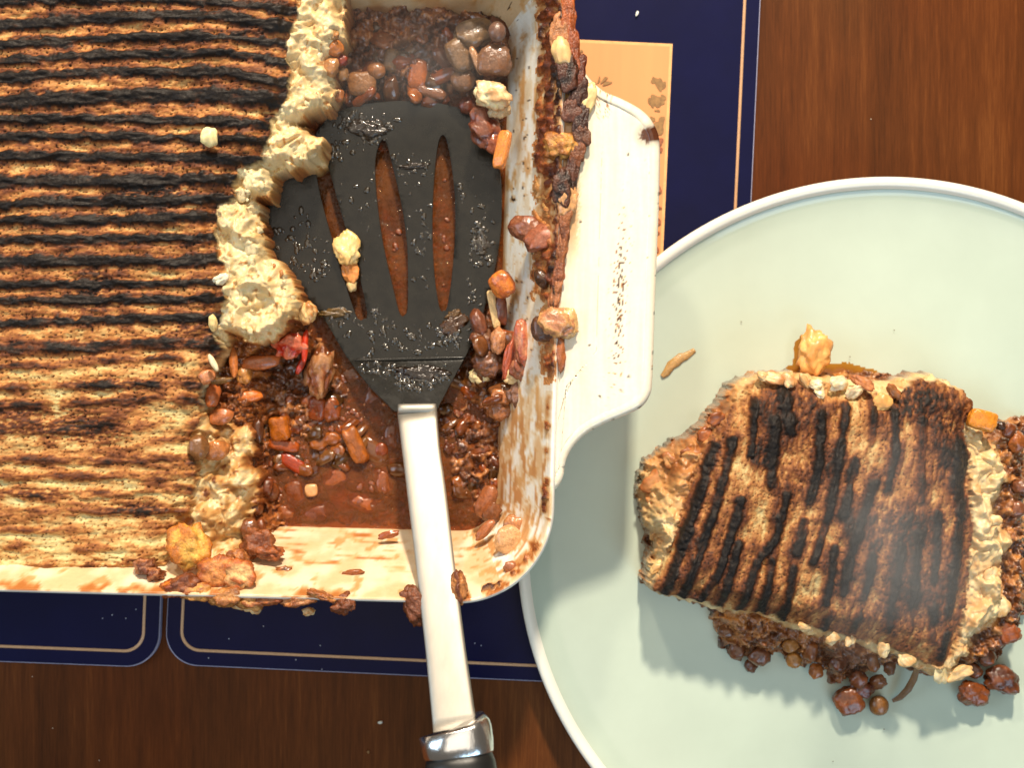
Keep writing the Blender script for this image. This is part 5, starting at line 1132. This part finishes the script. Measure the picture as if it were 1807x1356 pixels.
# thin curved skin beside the pea
def strip(name, path, hw, th, col, label, cat):
    pts = [P(*p) for p in path]; m = len(pts); co = []; n = 10
    for i, p in enumerate(pts):
        t = (pts[min(i + 1, m - 1)] - pts[max(i - 1, 0)]).normalized(); sx = t.cross(Vector((0, 0, 1))).normalized(); up = sx.cross(t)
        w = hw * math.sin(math.pi * (i + .6) / (m + .2)) ** .6
        for j in range(n):
            a = 2 * math.pi * j / n; co.append(p + sx * math.cos(a) * w * MM + up * math.sin(a) * th * MM)
    q = [(i * n + j, i * n + (j + 1) % n, (i + 1) * n + (j + 1) % n, (i + 1) * n + j) for i in range(m - 1) for j in range(n)]
    c = np.tile(col, (len(co), 1)); me = mesh_np(name, [tuple(x) for x in co], q, c, np.ones(len(co)))
    o = link(name, me, M_chunk); tag(o, label, cat); return o
strip('onion_skin', [(1575, 1238, 11), (1588, 1232, 12), (1602, 1218, 14), (1612, 1200, 16), (1618, 1182, 19), (1616, 1172, 22)], 1.5, .35, lin(116, 84, 52), 'thin curved olive skin curling from the pea to the slice', 'onion skin')
# smear at the left of the plate
sm = strip('mash_smear', [(1168, 665, 9.6), (1176, 658, 9.6), (1184, 645, 9.6), (1193, 639, 9.6), (1202, 631, 9.6), (1210, 629, 9.5), (1226, 618, 9.4)], 1.9, .55, lin(190, 148, 90), 'small tan smear of mash alone on the plate left of the slice', 'mash smear')
# gravy film on the plate above the slice
gu = np.arange(1330, 1620, 3.0); gv = np.arange(570, 760, 3.0)
X4, Y4 = np.meshgrid(gu, gv)
FP = [(1360, 662), (1398, 640), (1400, 600), (1412, 588), (1452, 590), (1462, 640), (1500, 640), (1545, 655), (1575, 680), (1590, 700), (1560, 740), (1400, 720)]
sdf = sdpoly(X4 + 5 * fbm(X4 / 18, Y4 / 18, 3, 301), Y4 + 5 * fbm(X4 / 18, Y4 / 18, 3, 302), FP)
bx, by = Pa(X4, Y4, 9.5)
fco = np.stack([bx, by, (PZ + .15 + .7 * sstep(0, 14, sdf)) * MM], -1)
gi = np.arange(X4.size).reshape(X4.shape); gq4 = np.stack([gi[1:, :-1], gi[1:, 1:], gi[:-1, 1:], gi[:-1, :-1]], -1)
fo = sub(sdf[:-1, :-1] > 0, 'gravy_film', M_film, None, fco, gq4, np.full(X4.shape + (3,), .3), sstep(0, 24, sdf))
tag(fo, 'shiny brown gravy seeping onto the plate above the slice', 'gravy')

def plate_film(poly, label, seed):
    xs = [p[0] for p in poly]; ys = [p[1] for p in poly]
    X_, Y_ = np.meshgrid(np.arange(min(xs) - 12, max(xs) + 12, 3.0), np.arange(min(ys) - 12, max(ys) + 12, 3.0))
    sd = sdpoly(X_ + 6 * fbm(X_ / 18, Y_ / 18, 3, seed), Y_ + 6 * fbm(X_ / 18, Y_ / 18, 3, seed + 1), poly)
    bx, by = Pa(X_, Y_, 9.2); co = np.stack([bx, by, (PZ + .2 + .5 * sstep(0, 12, sd)) * MM], -1)
    g = np.arange(X_.size).reshape(X_.shape); q = np.stack([g[1:, :-1], g[1:, 1:], g[:-1, 1:], g[:-1, :-1]], -1)
    o = sub(sd[:-1, :-1] > 0, 'gravy_film', M_film, None, co, q, np.full(X_.shape + (3,), .3), .42 * sstep(-4, 22, sd)); tag(o, label, 'gravy')
plate_film([(1120, 840), (1160, 790), (1230, 755), (1300, 690), (1330, 700), (1180, 850), (1150, 960), (1130, 930)], 'thin gravy stain on the plate along the upper left side of the slice', 311)

# ------------------------------------------------------------------ crumbs and specks
def crumb(px, py, z, s_, col, label, cat='crumb', group=None, ell=1.0, rot=0):
    piece('crumb', px, py, z, (s_ * ell, s_, s_ * .5), label, cat, rot=(0, 0, rot), group=group, mat=M_mash, n=2.4, rough=.3, col=col, sub_=2, wet=.3)
crumb(671, 1276, .5, .6, lin(230, 220, 200), 'white crumb on the wood left of the spatula collar', ell=1.5, rot=20)
crumb(650, 1328, .5, .6, lin(150, 110, 60), 'tan crumb on the wood near the bottom edge', ell=.8)
crumb(1124, 24, 4.4, .5, lin(245, 240, 225), 'white crumb on the navy mat above the picture', ell=2.2, rot=70)
crumb(1308, 720 - 0, 8.9, .3, lin(90, 70, 40), 'dark speck on the plate left of the slice')
for (x, y) in ((222, 1092), (181, 1092), (198, 1086), (240, 1076), (568, 1202 - 20), (522, 1165), (565, 1140), (838, 1136), (849, 1140), (465, 1106), (404, 1128), (368, 1162)):
    crumb(x, y, 3.8, .22, lin(200, 200, 210), 'tiny white dust speck on the navy mat', 'dust speck', 'dust specks on the navy mats')
for (x, y) in ((1308, 568), (1578, 583), (1500, 630), (1470, 1345), (1560, 1288), (1655, 362), (1430, 330 + 40)):
    crumb(x, y, PZ + 1, .22, lin(90, 80, 50), 'tiny dark speck on the sage plate', 'food speck', 'dark specks on the plate')
for (x, y) in ((57, 1195), (93, 1286), (175, 1343), (1537, 210)):
    crumb(x, y, .3, .2, lin(210, 190, 160), 'tiny pale speck on the wooden table', 'dust speck', 'pale specks on the table')

# ------------------------------------------------------------------ thin steam over the hot food
def steam(px, py, z, sx, sy, sz, dens, seed):
    bm = bmesh.new(); bmesh.ops.create_icosphere(bm, subdivisions=3, radius=1)
    me = bpy.data.meshes.new('steam'); bm.to_mesh(me); bm.free()
    m = bpy.data.materials.new('steam'); m.use_nodes = True; nt = m.node_tree; nt.nodes.clear()
    out = nt.nodes.new('ShaderNodeOutputMaterial'); pv = nt.nodes.new('ShaderNodeVolumePrincipled')
    tc_ = nt.nodes.new('ShaderNodeTexCoord')
    ln = N(nt, 'ShaderNodeVectorMath', _operation='LENGTH'); nt.links.new(tc_.outputs['Object'], ln.inputs[0])
    mp = nt.nodes.new('ShaderNodeMapping'); mp.inputs['Location'].default_value = (seed, seed * 2, 0); nt.links.new(tc_.outputs['Object'], mp.inputs[0])
    nz = noise_n(nt, mp.outputs[0], 1.5, 2, .5)
    fall = mrange(nt, ln.outputs['Value'], .25, 1.0, 1.0, 0.0)
    w = mrange(nt, nz, .38, .66, 0.15, 1.0)
    mu = N(nt, 'ShaderNodeMath', _operation='MULTIPLY'); nt.links.new(fall, mu.inputs[0]); nt.links.new(w, mu.inputs[1])
    m2 = N(nt, 'ShaderNodeMath', _operation='MULTIPLY'); nt.links.new(mu.outputs[0], m2.inputs[0]); m2.inputs[1].default_value = dens
    nt.links.new(m2.outputs[0], pv.inputs['Density']); pv.inputs['Color'].default_value = (.86, .86, .84, 1)
    nt.links.new(pv.outputs[0], out.inputs['Volume'])
    me.materials.append(m)
    o = bpy.data.objects.new('steam', me); COL.objects.link(o); o.location = P(px, py, z); o.scale = (sx * MM, sy * MM, sz * MM)
    tag(o, kind='stuff'); return o
tag(steam(1585, 965, 72, 38, 48, 26, 15.0, 1.7), 'faint white steam rising from the lower right of the served slice', 'steam')
tag(steam(700, 115, 52, 52, 30, 26, 5.0, 4.1), 'faint steam drifting over the filling beyond the spatula', 'steam')
scene.cycles.volume_step_rate = 4.0
scene.cycles.volume_max_steps = 48
